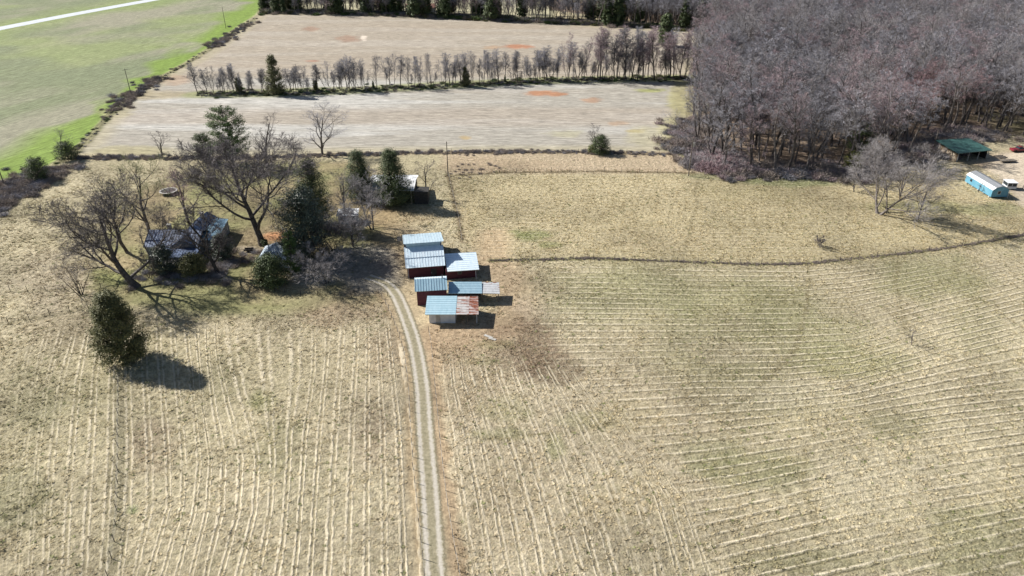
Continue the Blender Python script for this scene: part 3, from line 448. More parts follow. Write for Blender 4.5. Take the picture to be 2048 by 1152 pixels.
# heroes round the farmhouse
hero('oak_tree', 'huge bare oak with thick trunk and very wide dark crown, left of the pyramid-roofed outbuilding', 526, 490, 262, 240, TWD, seed=3, trunk=.22, limbs=13, k=(9, 8, 7, 5), spread=(.5, 1.2), up=.06, r0=.8, curve=.12, tw=.038)
hero('leaning_tree', 'large bare spreading tree leaning left in front of the farmhouse, trunk at the yard fence', 272, 572, 362, 236, TWD, seed=14, trunk=.16, limbs=10, k=(9, 8, 6, 5), spread=(.5, 1.25), lean=(-.32, .05), r0=.8, curve=.12, up=.07, tw=.036)
hero('budding_tree', 'bare tree with a haze of yellow-green buds on top, behind the leaning tree', 300, 470, 312, 130, TWG, seed=21, trunk=.2, limbs=9, k=(6, 6, 5, 4), spread=(.4, .95), tw=.02)
hero('bare_tree', 'grey bare tree rising at the left end of the farmhouse roof', 256, 506, 362, 120, TWD, seed=22, trunk=.2, limbs=9, k=(6, 6, 5, 3), spread=(.4, .95), lean=(-.1, 0))
hero('red_maple_tree', 'slender tree with reddish buds beside the trampoline', 378, 446, 328, 88, TWR, seed=5, trunk=.2, limbs=8, k=(6, 5, 5, 3), spread=(.35, .8), tw=.017)
hero('vine_covered_tree', 'dark tangled tree leaning over the right end of the farmhouse', 437, 548, 412, 112, TWD, seed=7, trunk=.2, limbs=10, k=(8, 6, 6, 4), spread=(.5, 1.2), lean=(-.25, .1), r0=.42, tw=.028)
hero('vase_shaped_tree', 'lone vase-shaped bare tree in front of the pale crop field, behind the yard', 645, 308, 205, 92, TW, seed=9, trunk=.10, limbs=9, k=(7, 6, 5, 3), spread=(.25, .6), up=.05, tw=.018)
hero('bare_tree', 'upright bare tree just right of the tall bright green pine', 532, 330, 226, 66, TWD, seed=11, trunk=.2, limbs=7, k=(5, 5, 4, 3), spread=(.35, .8))
hero('bare_tree', 'small thin bare tree on the back fence left of the dark round cedar', 324, 314, 262, 38, TWD, seed=12, trunk=.2, limbs=6, k=(4, 4, 4, 2), spread=(.4, .8))
hero('bare_tree', 'small twisted bare tree right of the white-roofed shed', 856, 396, 316, 52, TWD, seed=13, trunk=.18, limbs=6, k=(5, 4, 4, 2), spread=(.5, 1.0), curve=.2)
hero('bare_tree', 'open bare tree between the magnolia and the tiny white-roofed hut', 690, 440, 330, 84, TW, seed=15, trunk=.2, limbs=7, k=(5, 5, 4, 3), spread=(.4, .9), curve=.16)
hero('pale_twiggy_tree', 'pale silvery many-stemmed tree in front of the two pointed cedars', 745, 458, 340, 122, TWP, seed=16, trunk=.2, limbs=12, k=(7, 6, 6, 4), spread=(.5, 1.1), stems=3, curve=.16, tw=.022)
hero('bare_tree', 'low spreading bare tree casting branch shadows on the gravel beside the big barn', 706, 492, 400, 120, TWP, seed=17, trunk=.12, limbs=10, k=(7, 6, 5, 4), spread=(.6, 1.25), stems=2, curve=.18, tw=.024)
hero('tangled_shrub', 'dark tangled shrub thicket between the magnolia and the gravel', 668, 500, 432, 120, TWD, seed=71, trunk=.08, limbs=16, k=(8, 7, 6, 4), spread=(.6, 1.3), stems=4, tw=.03)
hero('tangled_shrub', 'grey tangled shrub behind the left end of the farmhouse', 322, 462, 408, 70, TWD, seed=72, trunk=.1, limbs=12, k=(6, 6, 5, 3), spread=(.5, 1.2), stems=3)
hero('multi_stem_tree', 'small many-stemmed bare tree by the yard fence, left of the big cedar', 162, 590, 505, 92, TWD, seed=18, trunk=.1, limbs=12, k=(5, 5, 4, 3), spread=(.3, .8), stems=4, lean=(-.2, 0))
hero('spreading_shrub_tree', 'low grey-lilac spreading thicket tree right of the pyramid-roofed outbuilding', 655, 566, 497, 128, TWP, seed=19, trunk=.08, limbs=14, k=(7, 6, 6, 4), spread=(.6, 1.3), stems=4, tw=.024)
hero('big_hedgerow_tree', 'big pale bare tree in the pasture at right, casting long branch shadows', 1758, 428, 280, 185, TWP, seed=24, trunk=.14, limbs=16, k=(9, 8, 6, 4), spread=(.4, 1.0), stems=2, lean=(.1, .1), curve=.13, tw=.022, r0=.5)
hero('bare_tree', 'smaller pale bare tree on the right of the big pasture tree, near the teal shed', 1836, 438, 345, 72, TWP, seed=25, trunk=.15, limbs=8, k=(6, 5, 5, 3), spread=(.4, .9), stems=2)
hero('bare_tree', 'small pale bare tree at the left foot of the big pasture tree', 1708, 384, 335, 46, TWP, seed=26, trunk=.2, limbs=7, k=(5, 5, 4, 3), spread=(.4, .9))
hero('bare_tree', 'lilac bare tree behind the big pasture tree, at the wood edge', 1800, 392, 285, 95, TWP, seed=27, trunk=.15, limbs=9, k=(7, 6, 5, 4), spread=(.4, 1.0), stems=2)
hero('sapling', 'tiny leafless sapling alone in the right hay field', 1822, 690, 660, 22, TWD, seed=28, trunk=.2, limbs=4, k=(3, 3, 2, 0), spread=(.3, .7))
hero('bare_tree', 'thin bare tree rising out of the round evergreen on the far fence', 1190, 300, 245, 38, TWD, seed=29, trunk=.2, limbs=7, k=(5, 4, 4, 3), spread=(.3, .8))
hero('bare_tree', 'wispy pale bare tree behind the low cedar by the green field', 124, 300, 258, 34, TWP, seed=30, trunk=.2, limbs=6, k=(4, 4, 4, 2), spread=(.3, .7))
hero('sapling', 'thin bare sapling on the fence at far left', 80, 430, 396, 22, TWD, seed=31, trunk=.2, limbs=5, k=(4, 3, 3, 0), spread=(.3, .8))
hero('bare_tree', 'low dark bare tree hiding the left corner of the farmhouse porch', 300, 556, 498, 64, TWD, seed=32, trunk=.1, limbs=12, k=(6, 5, 5, 3), spread=(.5, 1.2), stems=3)
hero('bare_tree', 'grey tree at the left edge of the wood, beside the transformer pole', 1428, 322, 180, 115, TW, seed=33, trunk=.25, limbs=10, k=(7, 6, 5, 3), spread=(.4, .9), stems=2)
hero('bare_tree', 'grey tree with a tangled top on the field corner of the wood', 1400, 290, 150, 105, TW, seed=34, trunk=.25, limbs=10, k=(7, 6, 5, 3), spread=(.4, .9), stems=2)
hero('bare_tree', 'short bushy bare tree just left of the transformer pole', 1362, 300, 240, 58, TW, seed=35, trunk=.15, limbs=8, k=(6, 5, 5, 3), spread=(.4, 1.0), stems=2)
# evergreens
green('cedar_tree', 'big round olive-green cedar standing alone in the lower left pasture', 250, 722, 584, 120, EVO, seed=41, shape='spire', nb=300, per=130, leaf=.22, base=.01, loose=.3)
green('magnolia_tree', 'broad dark magnolia with glossy leaves in the middle of the yard trees', 612, 512, 378, 116, MAG, seed=42, shape='dome', nb=260, per=90, leaf=.27, base=.05)
green('cedar_tree', 'tall dark cedar with a pointed top rising behind the magnolia', 632, 450, 318, 100, EV, seed=43, shape='cone', nb=300, per=80, leaf=.22)
green('pine_tree', 'tall bright green ragged pine at the back of the yard', 466, 330, 216, 86, EVL, seed=44, shape='oval', nb=150, per=110, leaf=.26, loose=.7, base=.12)
green('cedar_tree', 'dark egg-shaped cedar on the back fence left of the tall pine', 412, 323, 266, 43, EV, seed=45, shape='oval', nb=140, per=70, leaf=.2, base=.02)
green('cedar_tree', 'left one of the two pointed cedars hiding the white-roofed shed', 722, 400, 300, 78, EV, seed=46, shape='cone', nb=280, per=80, leaf=.22)
green('cedar_tree', 'right one of the two pointed cedars, darkest, in front of the white-roofed shed', 788, 408, 300, 92, EV, seed=47, shape='cone', nb=330, per=80, leaf=.22)
green('cedar_bush', 'wide low dark cedar bush on the back fence beside the green field', 137, 319, 285, 50, EV, seed=48, cat='bush', shape='dome', nb=130, per=60, leaf=.2, base=.02)
green('cedar_bush', 'rounded dark cedar bush above the left brushy hedge, with a blue shadow', 80, 360, 316, 47, EV, seed=49, cat='bush', shape='oval', nb=140, per=60, leaf=.2, base=.02)
green('evergreen_bush', 'round dark evergreen on the far fence of the middle pasture', 1199, 307, 271, 46, EV, seed=50, cat='bush', shape='dome', nb=140, per=60, leaf=.2, base=.02)
green('evergreen_bush', 'olive patch of low leaves at the left foot of the far fence evergreen', 1183, 306, 290, 16, EVY, seed=60, cat='bush', shape='dome', nb=50, per=30, leaf=.2, base=.02)
green('evergreen_tree', 'dark olive conifer standing out of the hedgerow at its left end', 553, 189, 110, 46, EVO, seed=51, shape='spire', nb=170, per=60, leaf=.35, base=.02)
green('evergreen_tree', 'small pointed conifer in the middle of the far hedgerow', 931, 172, 134, 24, EVO, seed=52, shape='cone', nb=90, per=40, leaf=.32, base=.02)
green('holly_bush', 'wide dark green bush in front of the pyramid-roofed outbuilding', 545, 568, 513, 78, EV, seed=53, cat='bush', shape='dome', nb=220, per=70, leaf=.22, base=.02)
green('columnar_evergreen', 'tall narrow evergreen at the right wall of the pyramid-roofed outbuilding', 588, 548, 462, 34, EVL, seed=54, cat='tree', shape='oval', nb=120, per=70, leaf=.2, base=.02)
green('evergreen_bush', 'dark leafy bush before the left half of the farmhouse porch', 333, 548, 492, 56, MAG, seed=55, cat='bush', shape='dome', nb=160, per=60, leaf=.2, base=.02)
green('evergreen_bush', 'grey-green leafy bush before the middle of the farmhouse porch', 388, 552, 510, 60, EVO, seed=56, cat='bush', shape='dome', nb=160, per=60, leaf=.2, base=.02)
green('evergreen_bush', 'dark bush at the right corner of the farmhouse', 447, 518, 470, 44, MAG, seed=57, cat='bush', shape='dome', nb=140, per=60, leaf=.2, base=.02)
green('evergreen_tree', 'dark green fir at the edge of the wood behind the big pasture tree', 1716, 305, 246, 62, EV, seed=58, shape='dome', nb=170, per=60, leaf=.25, loose=.3)
green('yellow_green_bush', 'yellow-green leafy bush at the foot of the dark fir by the wood', 1702, 340, 303, 44, EVY, seed=59, cat='bush', shape='dome', nb=90, per=40, leaf=.22, loose=.4)
hero('scrub_bush', 'small dark leafless scrub bush alone in the middle pasture', 1638, 494, 470, 24, TWD, seed=61, trunk=.05, limbs=12, k=(5, 4, 3, 2), spread=(.5, 1.2), stems=3, tw=.03)
green('evergreen_bush', 'little dark evergreen between the oak trunk and the clay patch', 563 if False else 531, 493, 478, 16, EV, seed=62, cat='bush', shape='dome', nb=60, per=40, leaf=.18, base=.02)
# shared prototypes for rows and the wood
FOREST = [bare(100+i, h, w, trunk=tr, limbs=9, k=(5, 5, 5, 3), spread=(.35, .75), up=.10, r0=h*.0125, low=.3, tw=.022, twl=1.1, lean=(ln, 0)) for i, (h, w, tr, ln) in enumerate([(24, 10.5, .45, .03), (22, 10, .42, -.05), (25, 12.5, .45, 0), (21, 8.5, .5, .06), (23, 12, .36, -.02), (18, 9, .3, 0)])]
FM = [bare_meshes(a, BARK, TW) for a in FOREST]; 
def tinted(pair, mat):
    me = pair[1].copy(); me.materials.clear(); me.materials.append(mat); return (pair[0], me)
FMK = [tinted(p, TWK) for p in FM]; FMR = [tinted(p, TWR) for p in FM[:3]]; FMP = [tinted(p, TWP) for p in FM]
ROW = [bare_meshes(bare(140+i, 14, w, trunk=tr, limbs=13, k=(6, 5, 4, 2), spread=(.12, .42), up=.05, r0=.16, stems=st, tw=.024, twl=1.1, curve=.05, low=.3), BARK, TW) for i, (w, tr, st) in enumerate([(6.5, .25, 1), (7.5, .15, 2), (6, .35, 1), (8.5, .2, 2), (5.5, .3, 1)])]
ROWK = [tinted(p, TWK) for p in ROW]
rnd = random.Random(5); PROTO = {}
def planted(meshes, name, label, group, xy, h_scale, w_scale=None, rz=None, cat='tree'):
    sc = (w_scale or h_scale, w_scale or h_scale, h_scale); rz = rnd.uniform(0, 6.28) if rz is None else rz; key = (name, meshes[0].name, meshes[1].name)
    loc = (xy[0], xy[1], ground_z(*xy)-.05)
    if key not in PROTO: PROTO[key] = plant(name, label, cat, meshes, xy=xy, rz=rz, sc=sc, group=group); return PROTO[key]
    return copy_thing(PROTO[key], loc, rz, sc, label, group)
# hedgerow across the crop field
def row_y(x): return float(np.interp(x, [390, 500, 700, 900, 1100, 1380], [188, 186, 181, 170, 161, 156]))
xr = 396
while xr < 1376:
    if 535 < xr < 570: xr += 8; continue
    by = row_y(xr)+rnd.uniform(-4.5, 3); tall = float(np.interp(xr, [396, 520, 600, 700, 850, 1000, 1120, 1150, 1376], [56, 48, 48, 64, 66, 62, 62, 92, 98]))*rnd.choice([.38, .6, .8, .95, 1, 1.12]); H = height(by, by-tall); k = rnd.randrange(5)
    pink = xr > 1130 and rnd.random() < .5; msh = (ROWK if pink else ROW)[k]
    planted(msh, 'hedgerow_tree', 'bare tree with pinkish twigs at the tall right end of the far hedgerow' if pink else ('bare grey tree in the hedgerow between the two pale crop fields' if xr <= 1130 else 'tall bare grey tree at the right end of the far hedgerow'), 'pinkish trees of the far hedgerow' if pink else ('grey trees of the far hedgerow' if xr <= 1130 else 'tall grey trees of the far hedgerow'), G(xr, by), H/14, H/14*rnd.uniform(.8, 1.1))
    xr += rnd.choice([3, 4, 5, 6, 8, 15])*rnd.uniform(.7, 1.3) if xr < 1130 else rnd.uniform(3, 8)
EVP = [bare_meshes(evergreen(170+i, 12, w, shape=s, nb=150, per=40, leaf=.5, base=.03), BARK, m_) for i, (w, s, m_) in enumerate([(6, 'oval', EVO), (5, 'spire', EV), (7, 'dome', EV)])]
for x, hp, k in ((747, 16, 1), (632, 22, 0), (1010, 14, 1), (480, 30, 0)):
    y = row_y(x)-1; planted(EVP[k], 'hedgerow_conifer', 'small dark evergreen among the bare trees of the far hedgerow', 'small evergreens in the far hedgerow', G(x, y), height(y, y-hp)/12)
# tree line along the top of the picture
xr = 527
while xr < 1440:
    by = float(np.interp(xr, [527, 700, 850, 1000, 1200, 1440], [26, 28, 33, 41, 50, 62]))+rnd.uniform(-9, 2); p = G(xr, by); ev = rnd.random() < (.24 if (xr < 1010 or xr > 1180) else .04)
    if ev: k = rnd.randrange(3); planted(EVP[k], 'tree_line_evergreen', 'dark evergreen in the tree line along the top edge', 'evergreens of the top tree line', p, rnd.uniform(.9, 1.7))
    else: k = rnd.randrange(5); planted((ROW if rnd.random() < .75 else ROWK)[k] if xr < 1180 else FM[k], 'tree_line_tree', 'bare tree in the tree line along the top edge', 'bare trees of the top tree line', p, rnd.uniform(.9, 1.6) if xr < 1180 else rnd.uniform(.6, .95))
    if rnd.random() < .8: p2 = (p[0]+rnd.uniform(-2, 2), p[1]+rnd.uniform(8, 20)); k2 = rnd.randrange(6); planted(FM[k2] if ev or k2 == 5 else ROW[k2], 'tree_line_tree', 'bare tree in the tree line along the top edge', 'bare trees of the top tree line', p2, rnd.uniform(.65, .95) if (ev or k2 == 5) else rnd.uniform(1.0, 1.5))
    xr += rnd.uniform(4, 9)
# the wood at right
Pw = np.array([G(*p) for p in P_WOOD]); rng = np.random.default_rng(77); cand = []
gx_, gy_ = np.meshgrid(np.arange(40, 470, 5.4), np.arange(196, 680, 5.4)); cx = (gx_+rng.uniform(-2.5, 2.5, gx_.shape)).ravel(); cy = (gy_+rng.uniform(-2.5, 2.5, gx_.shape)).ravel(); sd = sd_poly(P_WOOD, cx, cy)
dep = cy*CP+CAMH*SP; cpx = 1024+FPX*cx/dep; keep = (sd > 1.5) & (cx < cy*.86+40) & ~((cx > 133) & (cx < 185) & (cy < 236)) & ~((cx < 60) & (cy > 500) & (cpx < 1400)); cx, cy, sd = cx[keep], cy[keep], sd[keep]
o_ = np.argsort(cy+.0*cx); cx, cy, sd = cx[o_], cy[o_], sd[o_]
for i in range(min(300, len(cx))):
    if rng.random() < .04: continue
    x, y = cx[i], cy[i]; s = rng.uniform(.78, 1.12); k = int(rng.integers(6)); red = (128 < x < 165 and 232 < y < 275 and rng.random() < .6)
    if red: planted(FMR[k % 3], 'wood_tree', 'wood tree with reddish buds behind the green-roofed shed', 'reddish trees in the wood', (x, y), s*.85)
    else:
        g_ = rng.random(); planted((FMK if g_ < .26 else FMP if g_ < .42 else FM)[k], 'wood_tree', 'tall leafless grey tree in the front of the wood', 'bare trees in the front of the wood', (x, y), s)
def scatter_stuff(name, label, cat, pts, meshes, rot, scl, idx, kind='stuff', tcol=None, tilt=None):
    c = bpy.data.collections.new(name+'_pieces'); obs = []
    for i, me in enumerate(meshes): o = bpy.data.objects.new('piece_%02d' % i, me); c.objects.link(o)
    me = bpy.data.meshes.new(name); me.vertices.add(len(pts)); me.vertices.foreach_set('co', np.asarray(pts, np.float32).ravel())
    attr(me, 'rot', 'FLOAT_VECTOR', np.asarray(rot, np.float32)); attr(me, 'scl', 'FLOAT_VECTOR', np.asarray(scl, np.float32)); attr(me, 'pick', 'INT', np.asarray(idx, np.int32))
    if tcol is not None: attr(me, 'tcol', 'FLOAT_COLOR', np.concatenate([tcol, np.ones((len(tcol), 1))], 1).astype(np.float32))
    o = ob(name, me); g = bpy.data.node_groups.new(name, 'GeometryNodeTree'); g.interface.new_socket('Geometry', in_out='INPUT', socket_type='NodeSocketGeometry'); g.interface.new_socket('Geometry', in_out='OUTPUT', socket_type='NodeSocketGeometry')
    gi = N(g, 'NodeGroupInput'); go = N(g, 'NodeGroupOutput'); ip = N(g, 'GeometryNodeInstanceOnPoints'); ci = N(g, 'GeometryNodeCollectionInfo'); ci.inputs[0].default_value = c; ci.inputs['Separate Children'].default_value = True; ci.inputs['Reset Children'].default_value = True
    def na(nm, ty): n = N(g, 'GeometryNodeInputNamedAttribute', data_type=ty); n.inputs[0].default_value = nm; return n.outputs[0]
    g.links.new(gi.outputs[0], ip.inputs['Points']); g.links.new(ci.outputs[0], ip.inputs['Instance']); ip.inputs['Pick Instance'].default_value = True
    g.links.new(na('pick', 'INT'), ip.inputs['Instance Index']); g.links.new(na('rot', 'FLOAT_VECTOR'), ip.inputs['Rotation']); g.links.new(na('scl', 'FLOAT_VECTOR'), ip.inputs['Scale']); g.links.new(ip.outputs[0], go.inputs[0])
    md = o.modifiers.new('scatter', 'NODES'); md.node_group = g; tag(o, label, cat, kind=kind); return o
n = len(cx); j = np.arange(min(300, n), n); j = j[rng.random(len(j)) > .04]
FJ = [joined(a, BARK, m_) for a, m_ in zip(FOREST, (TW, TW, TWP, TWK, TW, TWP))]
rot = np.stack([0*j, 0*j, rng.uniform(0, 6.28, len(j))], 1); s = rng.uniform(.75, 1.15, len(j)); scatter_stuff('wood', 'dense leafless grey wood filling the upper right', 'wood', np.stack([cx[j], cy[j], 0*j], 1), FJ, rot, np.stack([s, s, s], 1), rng.integers(0, 6, len(j)))
for x, y, hp, k in ((1768, 84, 20, 0), (2040, 92, 40, 2), (1330, 52, 30, 2), (1500, 60, 30, 0), (1900, 150, 30, 2), (1640, 20, 30, 1)):
    planted(EVP[k], 'wood_evergreen', 'dark evergreen showing among the bare crowns of the wood', 'evergreens in the wood', G(x, y+40), 1.35)
# ------------------------------------------------------------------ brush, brambles, grass tufts
def thicket(seed, n=260, h=1.0, r=1.0, w=.02):
    rng = np.random.default_rng(seed); P = np.stack([rng.normal(0, .4*r, n), rng.normal(0, .4*r, n), np.zeros(n)], 1); D = unit(np.stack([rng.normal(0, .5, n), rng.normal(0, .5, n), np.full(n, 1.)], 1)); V, q, t_, e, d = strips(rng, P, D, rng.uniform(.4, 1.1, n)*h, np.full(n, w), -.3, .4)
    P2 = e-d*.25*h; D2 = unit(d+rng.normal(0, .7, (n, 3))); V2, q2, t2, _, _ = strips(rng, P2, D2, rng.uniform(.2, .6, n)*h, np.full(n, w*.8), -.1, .4); k = len(V); return np.concatenate([V, V2]), np.concatenate([q, q2+k]), np.concatenate([t_, t2+k])
def tmesh(seed, mat, **kw): V, q, t_ = thicket(seed, **kw); V[:, 2] = np.maximum(V[:, 2], 0); return mesh_np('thicket', V, quads=q, tris=t_, mats=[mat])
TB = [tmesh(1, BRM), tmesh(2, TWD), tmesh(3, TW), tmesh(4, BRM, w=.03)]; TG = [tmesh(5, EVO, w=.05), tmesh(6, EVL, w=.05)]; TK = [tmesh(8, TWP), tmesh(9, TWR), tmesh(10, TWK)]
def along(pts, n, wid, seed):
    r = np.random.default_rng(seed); P = np.array([G(*p) for p in pts]); L = np.linalg.norm(np.diff(P, axis=0), axis=1); c = np.concatenate([[0], np.cumsum(L)]); s = r.uniform(0, c[-1], n); x = np.interp(s, c, P[:, 0]); y = np.interp(s, c, P[:, 1]); k = np.clip(np.searchsorted(c, s)-1, 0, len(L)-1); d = (P[k+1]-P[k])/L[k][:, None]; o = r.normal(0, wid/2, n)
    return np.stack([x-d[:, 1]*o, y+d[:, 0]*o, 0*x], 1), s/c[-1], r
def brush(name, label, pts, n, wid, meshes, size, seed, hs=1.0, cat='brush'):
    p, u, r = along(pts, n, wid, seed); s = r.uniform(size[0], size[1], n)*(.55+.9*fbm(p[:, 0], p[:, 1], 14, seed)); scatter_stuff(name, label, cat, p, meshes, np.stack([r.normal(0, .1, n), r.normal(0, .1, n), r.uniform(0, 6.28, n)], 1), np.stack([s, s, s*hs], 1), r.integers(0, len(meshes), n))
brush('hedge_brush', 'grey tangled brush along the edge of the green field', [(225, 222), (240, 208), (262, 190), (300, 166), (318, 156)], 120, 5.5, TB, (.8, 2.0), 1, .8)
brush('hedge_brush', 'grey brush at the top end of the green field edge', [(425, 96), (450, 80), (475, 60), (498, 46)], 100, 6, TB, (.7, 2.0), 11, .8)
brush('hedge_brush', 'low scattered weeds along the green field edge', HEDGE[3:], 240, 2.2, TB+TG, (.3, .9), 12, .7)
brush('hedge_brush', 'thick grey-brown brush at the left edge below the green field', [(-60, 425), (0, 398), (45, 372), (100, 335)], 330, 8, TB, (.9, 2.0), 2, .8)
brush('fence_brush', 'brown brambles along the back fence of the yard', FENCE_B, 800, 2.2, TB, (.35, 1.1), 3, .75)
brush('hedgerow_undergrowth', 'green and grey undergrowth at the feet of the far hedgerow', [(395, 189), (500, 186), (700, 181), (900, 170), (1100, 161), (1380, 156)], 1000, 5.5, TB+TG+TG, (.4, 1.2), 4, .6)
brush('tree_line_undergrowth', 'dark undergrowth at the feet of the top tree line', [(527, 24), (700, 26), (850, 31), (1000, 39), (1200, 48), (1440, 62)], 1300, 8, TB+TG, (1.2, 2.8), 5, .8)
brush('wood_edge_brush', 'grey and brown brush along the edge of the wood', [(1374, 240), (1385, 302), (1440, 338), (1560, 345), (1700, 342), (1850, 312), (1870, 282), (1990, 266)], 900, 8, TB+TK[2:], (1.0, 2.6), 6, .8)
brush('bramble_mound', 'lilac and reddish bramble mound below the wood beside the transformer pole', [(1400, 318), (1425, 326), (1455, 336), (1475, 340)], 260, 7, TK, (1.6, 3.4), 7, .8)
brush('strip_brambles', 'thin brown brambles behind the upper track of the middle pasture', [(900, 340), (1000, 338)], 26, 6, TB[:1], (.4, .8), 8, .7)
brush('yard_brush', 'grey shrubs and weeds round the farmhouse', [(285, 545), (330, 556), (400, 562), (455, 545), (470, 500)], 110, 5, TB+TK[:1], (.6, 1.4), 9, .8)
brush('fence_grass', 'dark unmown grass under the long pasture fence', FENCE_R, 900, .6, TB[:1]+TB[3:], (.12, .38), 10, .9)
# understory saplings of the wood: one uncountable mass
p_ = rng.uniform(0, 1, (5200, 2)); ux = 40+p_[:, 0]*300; uy = 200+p_[:, 1]*160; kk = sd_poly(P_WOOD, ux, uy) > .5; ux, uy = ux[kk], uy[kk]; n = len(ux)
SAP = [joined(bare(190+i, 6, 3.2, trunk=.2, limbs=6, k=(4, 3, 3, 0), r0=.06, tw=.02), BARK, m_) for i, m_ in enumerate((TW, TWD, TWK))]
kk = rng.random(n) < .30; s = rng.uniform(.5, 1.3, kk.sum()); scatter_stuff('wood_saplings', 'thin leafless saplings and brush under the wood', 'brush', np.stack([ux[kk], uy[kk], 0*ux[kk]], 1), SAP+TB[:2], np.stack([0*s, 0*s, rng.uniform(0, 6.28, len(s))], 1), np.stack([s, s, s], 1), rng.integers(0, 5, len(s)))
# dry grass tufts
def tuft_mesh(seed, n=16, mat=None):
    r = np.random.default_rng(seed); a = r.uniform(0, 6.28, n); rr = r.uniform(0, .25, n); P = np.stack([np.cos(a)*rr, np.sin(a)*rr, 0*a-.03], 1); b = a+r.normal(0, .5, n); ln = r.uniform(.25, .5, n); D = np.stack([np.cos(b)*ln, np.sin(b)*ln, r.uniform(.09, .27, n)], 1); s = np.stack([-np.sin(b), np.cos(b), 0*b], 1)*r.uniform(.06, .13, (n, 1))
    return mesh_np('tuft', np.stack([P-s, P+s, P+D+s*.4, P+D-s*.4], 1).reshape(-1, 3), quads=np.arange(n*4).reshape(-1, 4), mats=[mat])
m, t, b = new_mat('dry_grass', .9, 0, .15); at = N(t, 'ShaderNodeAttribute', attribute_name='tcol'); at.attribute_type = 'INSTANCER'; t.links.new(at.outputs['Color'], b.inputs['Base Color']); GR = m
tm = [tuft_mesh(i, mat=GR) for i in range(5)]
nT = 420000; tx = rng.uniform(-165, 165, nT); ty = 50+rng.uniform(0, 1, nT)**.9*160; kp = (np.abs(tx) < ty*.83+22); tx, ty = tx[kp], ty[kp]; c_, tf, pa, aa, pb, ab, _g = paint(tx, ty)
dens = tf*(.30+.9*np.clip((fbm(tx, ty, 3.5, 303)-.35)*2.5, 0, 1))*np.clip(1.15-ty/260, .3, 1); kp = rng.random(len(tx)) < dens*.8*(1-.6*np.maximum(aa, ab)); tx, ty, c_ = tx[kp], ty[kp], c_[kp]; n = len(tx)
v_ = rng.uniform(.75, 1.3, n)[:, None]; mixg = (rng.random(n) < .06)[:, None]; tc_ = np.clip(c_*v_*np.array([1.03, 1.0, .93]), 0, .75); tc_ = np.where(mixg, np.array([.17, .18, .075])*v_, tc_); s = rng.uniform(.3, .7, n)
scatter_stuff('pasture_grass', 'dry tufted pasture grass', 'grass', np.stack([tx, ty, (fbm(tx, ty, 6, 201)-.5)*.10], 1), tm, np.stack([rng.normal(0, .1, n), rng.normal(0, .1, n), rng.uniform(0, 6.28, n)], 1), np.stack([s, s, s*rng.uniform(.7, 1.2, n)], 1), rng.integers(0, 5, n), tcol=tc_)
# ------------------------------------------------------------------ buildings
def bld(name, label, xy, deg, cat): o = empty(name, (xy[0], xy[1], 0), label, cat, rz=math.radians(deg)); return o
def walls(x0, x1, y0, y1, z, th=.15, front=True, z2=None):      # four walls butted end to end, z2 = height at the back
    m = MB(); z2 = z if z2 is None else z2
    if front: m.box(x0, x1, y0, y0+th, -.3, z)
    m.box(x0, x1, y1-th, y1, -.3, z2)
    for a in (x0, x1-th): m.hexa([(a, y0+th, -.3), (a+th, y0+th, -.3), (a+th, y1-th, -.3), (a, y1-th, -.3)], [(a, y0+th, z), (a+th, y0+th, z), (a+th, y1-th, z2), (a, y1-th, z2)])
    return m
def window(parent, x, y, z, w, h, mat=None, ax='y'):
    f = MB(); t = .07; d = .05
    if ax == 'y': f.box(x, x+w, y-d, y, z-t, z).box(x, x+w, y-d, y, z+h, z+h+t).box(x-t, x, y-d, y, z-t, z+h+t).box(x+w, x+w+t, y-d, y, z-t, z+h+t); g = MB().box(x, x+w, y-.02, y, z, z+h)
    else: f.box(x-d, x, y, y+w, z-t, z).box(x-d, x, y, y+w, z+h, z+h+t).box(x-d, x, y-t, y, z-t, z+h+t).box(x-d, x, y+w, y+w+t, z-t, z+h+t); g = MB().box(x-.02, x, y, y+w, z, z+h)
    o = g.build('window', GLASS, parent); f.build('frame', mat or WHT, o); return o
# big red barn (local frame: x right, y away from the camera)
B = bld('red_barn', 'big dark red barn with stepped pale metal roofs and a lower wing on its right', (-22.8, 139.4), 9.7, 'barn')
m = walls(.1, 8.0, .15, 15.6, 2.75); 
for a in (.1, 7.85): m.prism([(a, .3, 2.75), (a, 15.45, 2.75), (a, 15.45, 3.15), (a, 5.3, 5.95), (a, 4.9, 4.9)], (.15, 0, 0))
m.build('wall', REDW, B)
MB().slab((-.15, -.25, 2.72), (8.3, -.25, 2.72), (8.35, 2.45, 3.85), (-.2, 2.45, 3.85), ribs=14).build('lower_roof', ROOF_A, B)
MB().slab((-.2, 2.25, 3.9), (8.35, 2.25, 3.9), (8.4, 5.2, 5.15), (-.2, 5.2, 5.15), ribs=14).build('middle_roof', ROOF_A, B)
MB().slab((-.25, 4.85, 6.15), (8.55, 4.85, 6.15), (8.7, 15.9, 3.35), (-.25, 15.9, 3.35), ribs=14).build('upper_roof', metal_roof('sky_tinted_roof', (.42, .56, .66), (.62, .73, .80)), B)  # same metal roofing, bluer colour paints in the sky reflection
MB().box(0, 8.1, 5.22, 5.34, 4.9, 6.0).build('clerestory_wall', ROOF_B, B)
MB().box(.25, .33, .05, .13, 0, 2.5).build('corner_post', WHT, B)
d = MB().box(5.2, 6.4, .08, .14, 0, 2.0).build('door', DARK, B); MB().box(5.3, 5.35, .03, .08, .9, 1.15).build('handle', WHT, d)
c_, s_ = math.cos(math.radians(-7.7)), math.sin(math.radians(-7.7))
w = walls(8.3, 15.0, -1.7, 5.0, 2.1, z2=2.5).build('wing_wall', REDW, B); window(B, 10.9, -1.71, 1.15, .8, .75, WOOD)
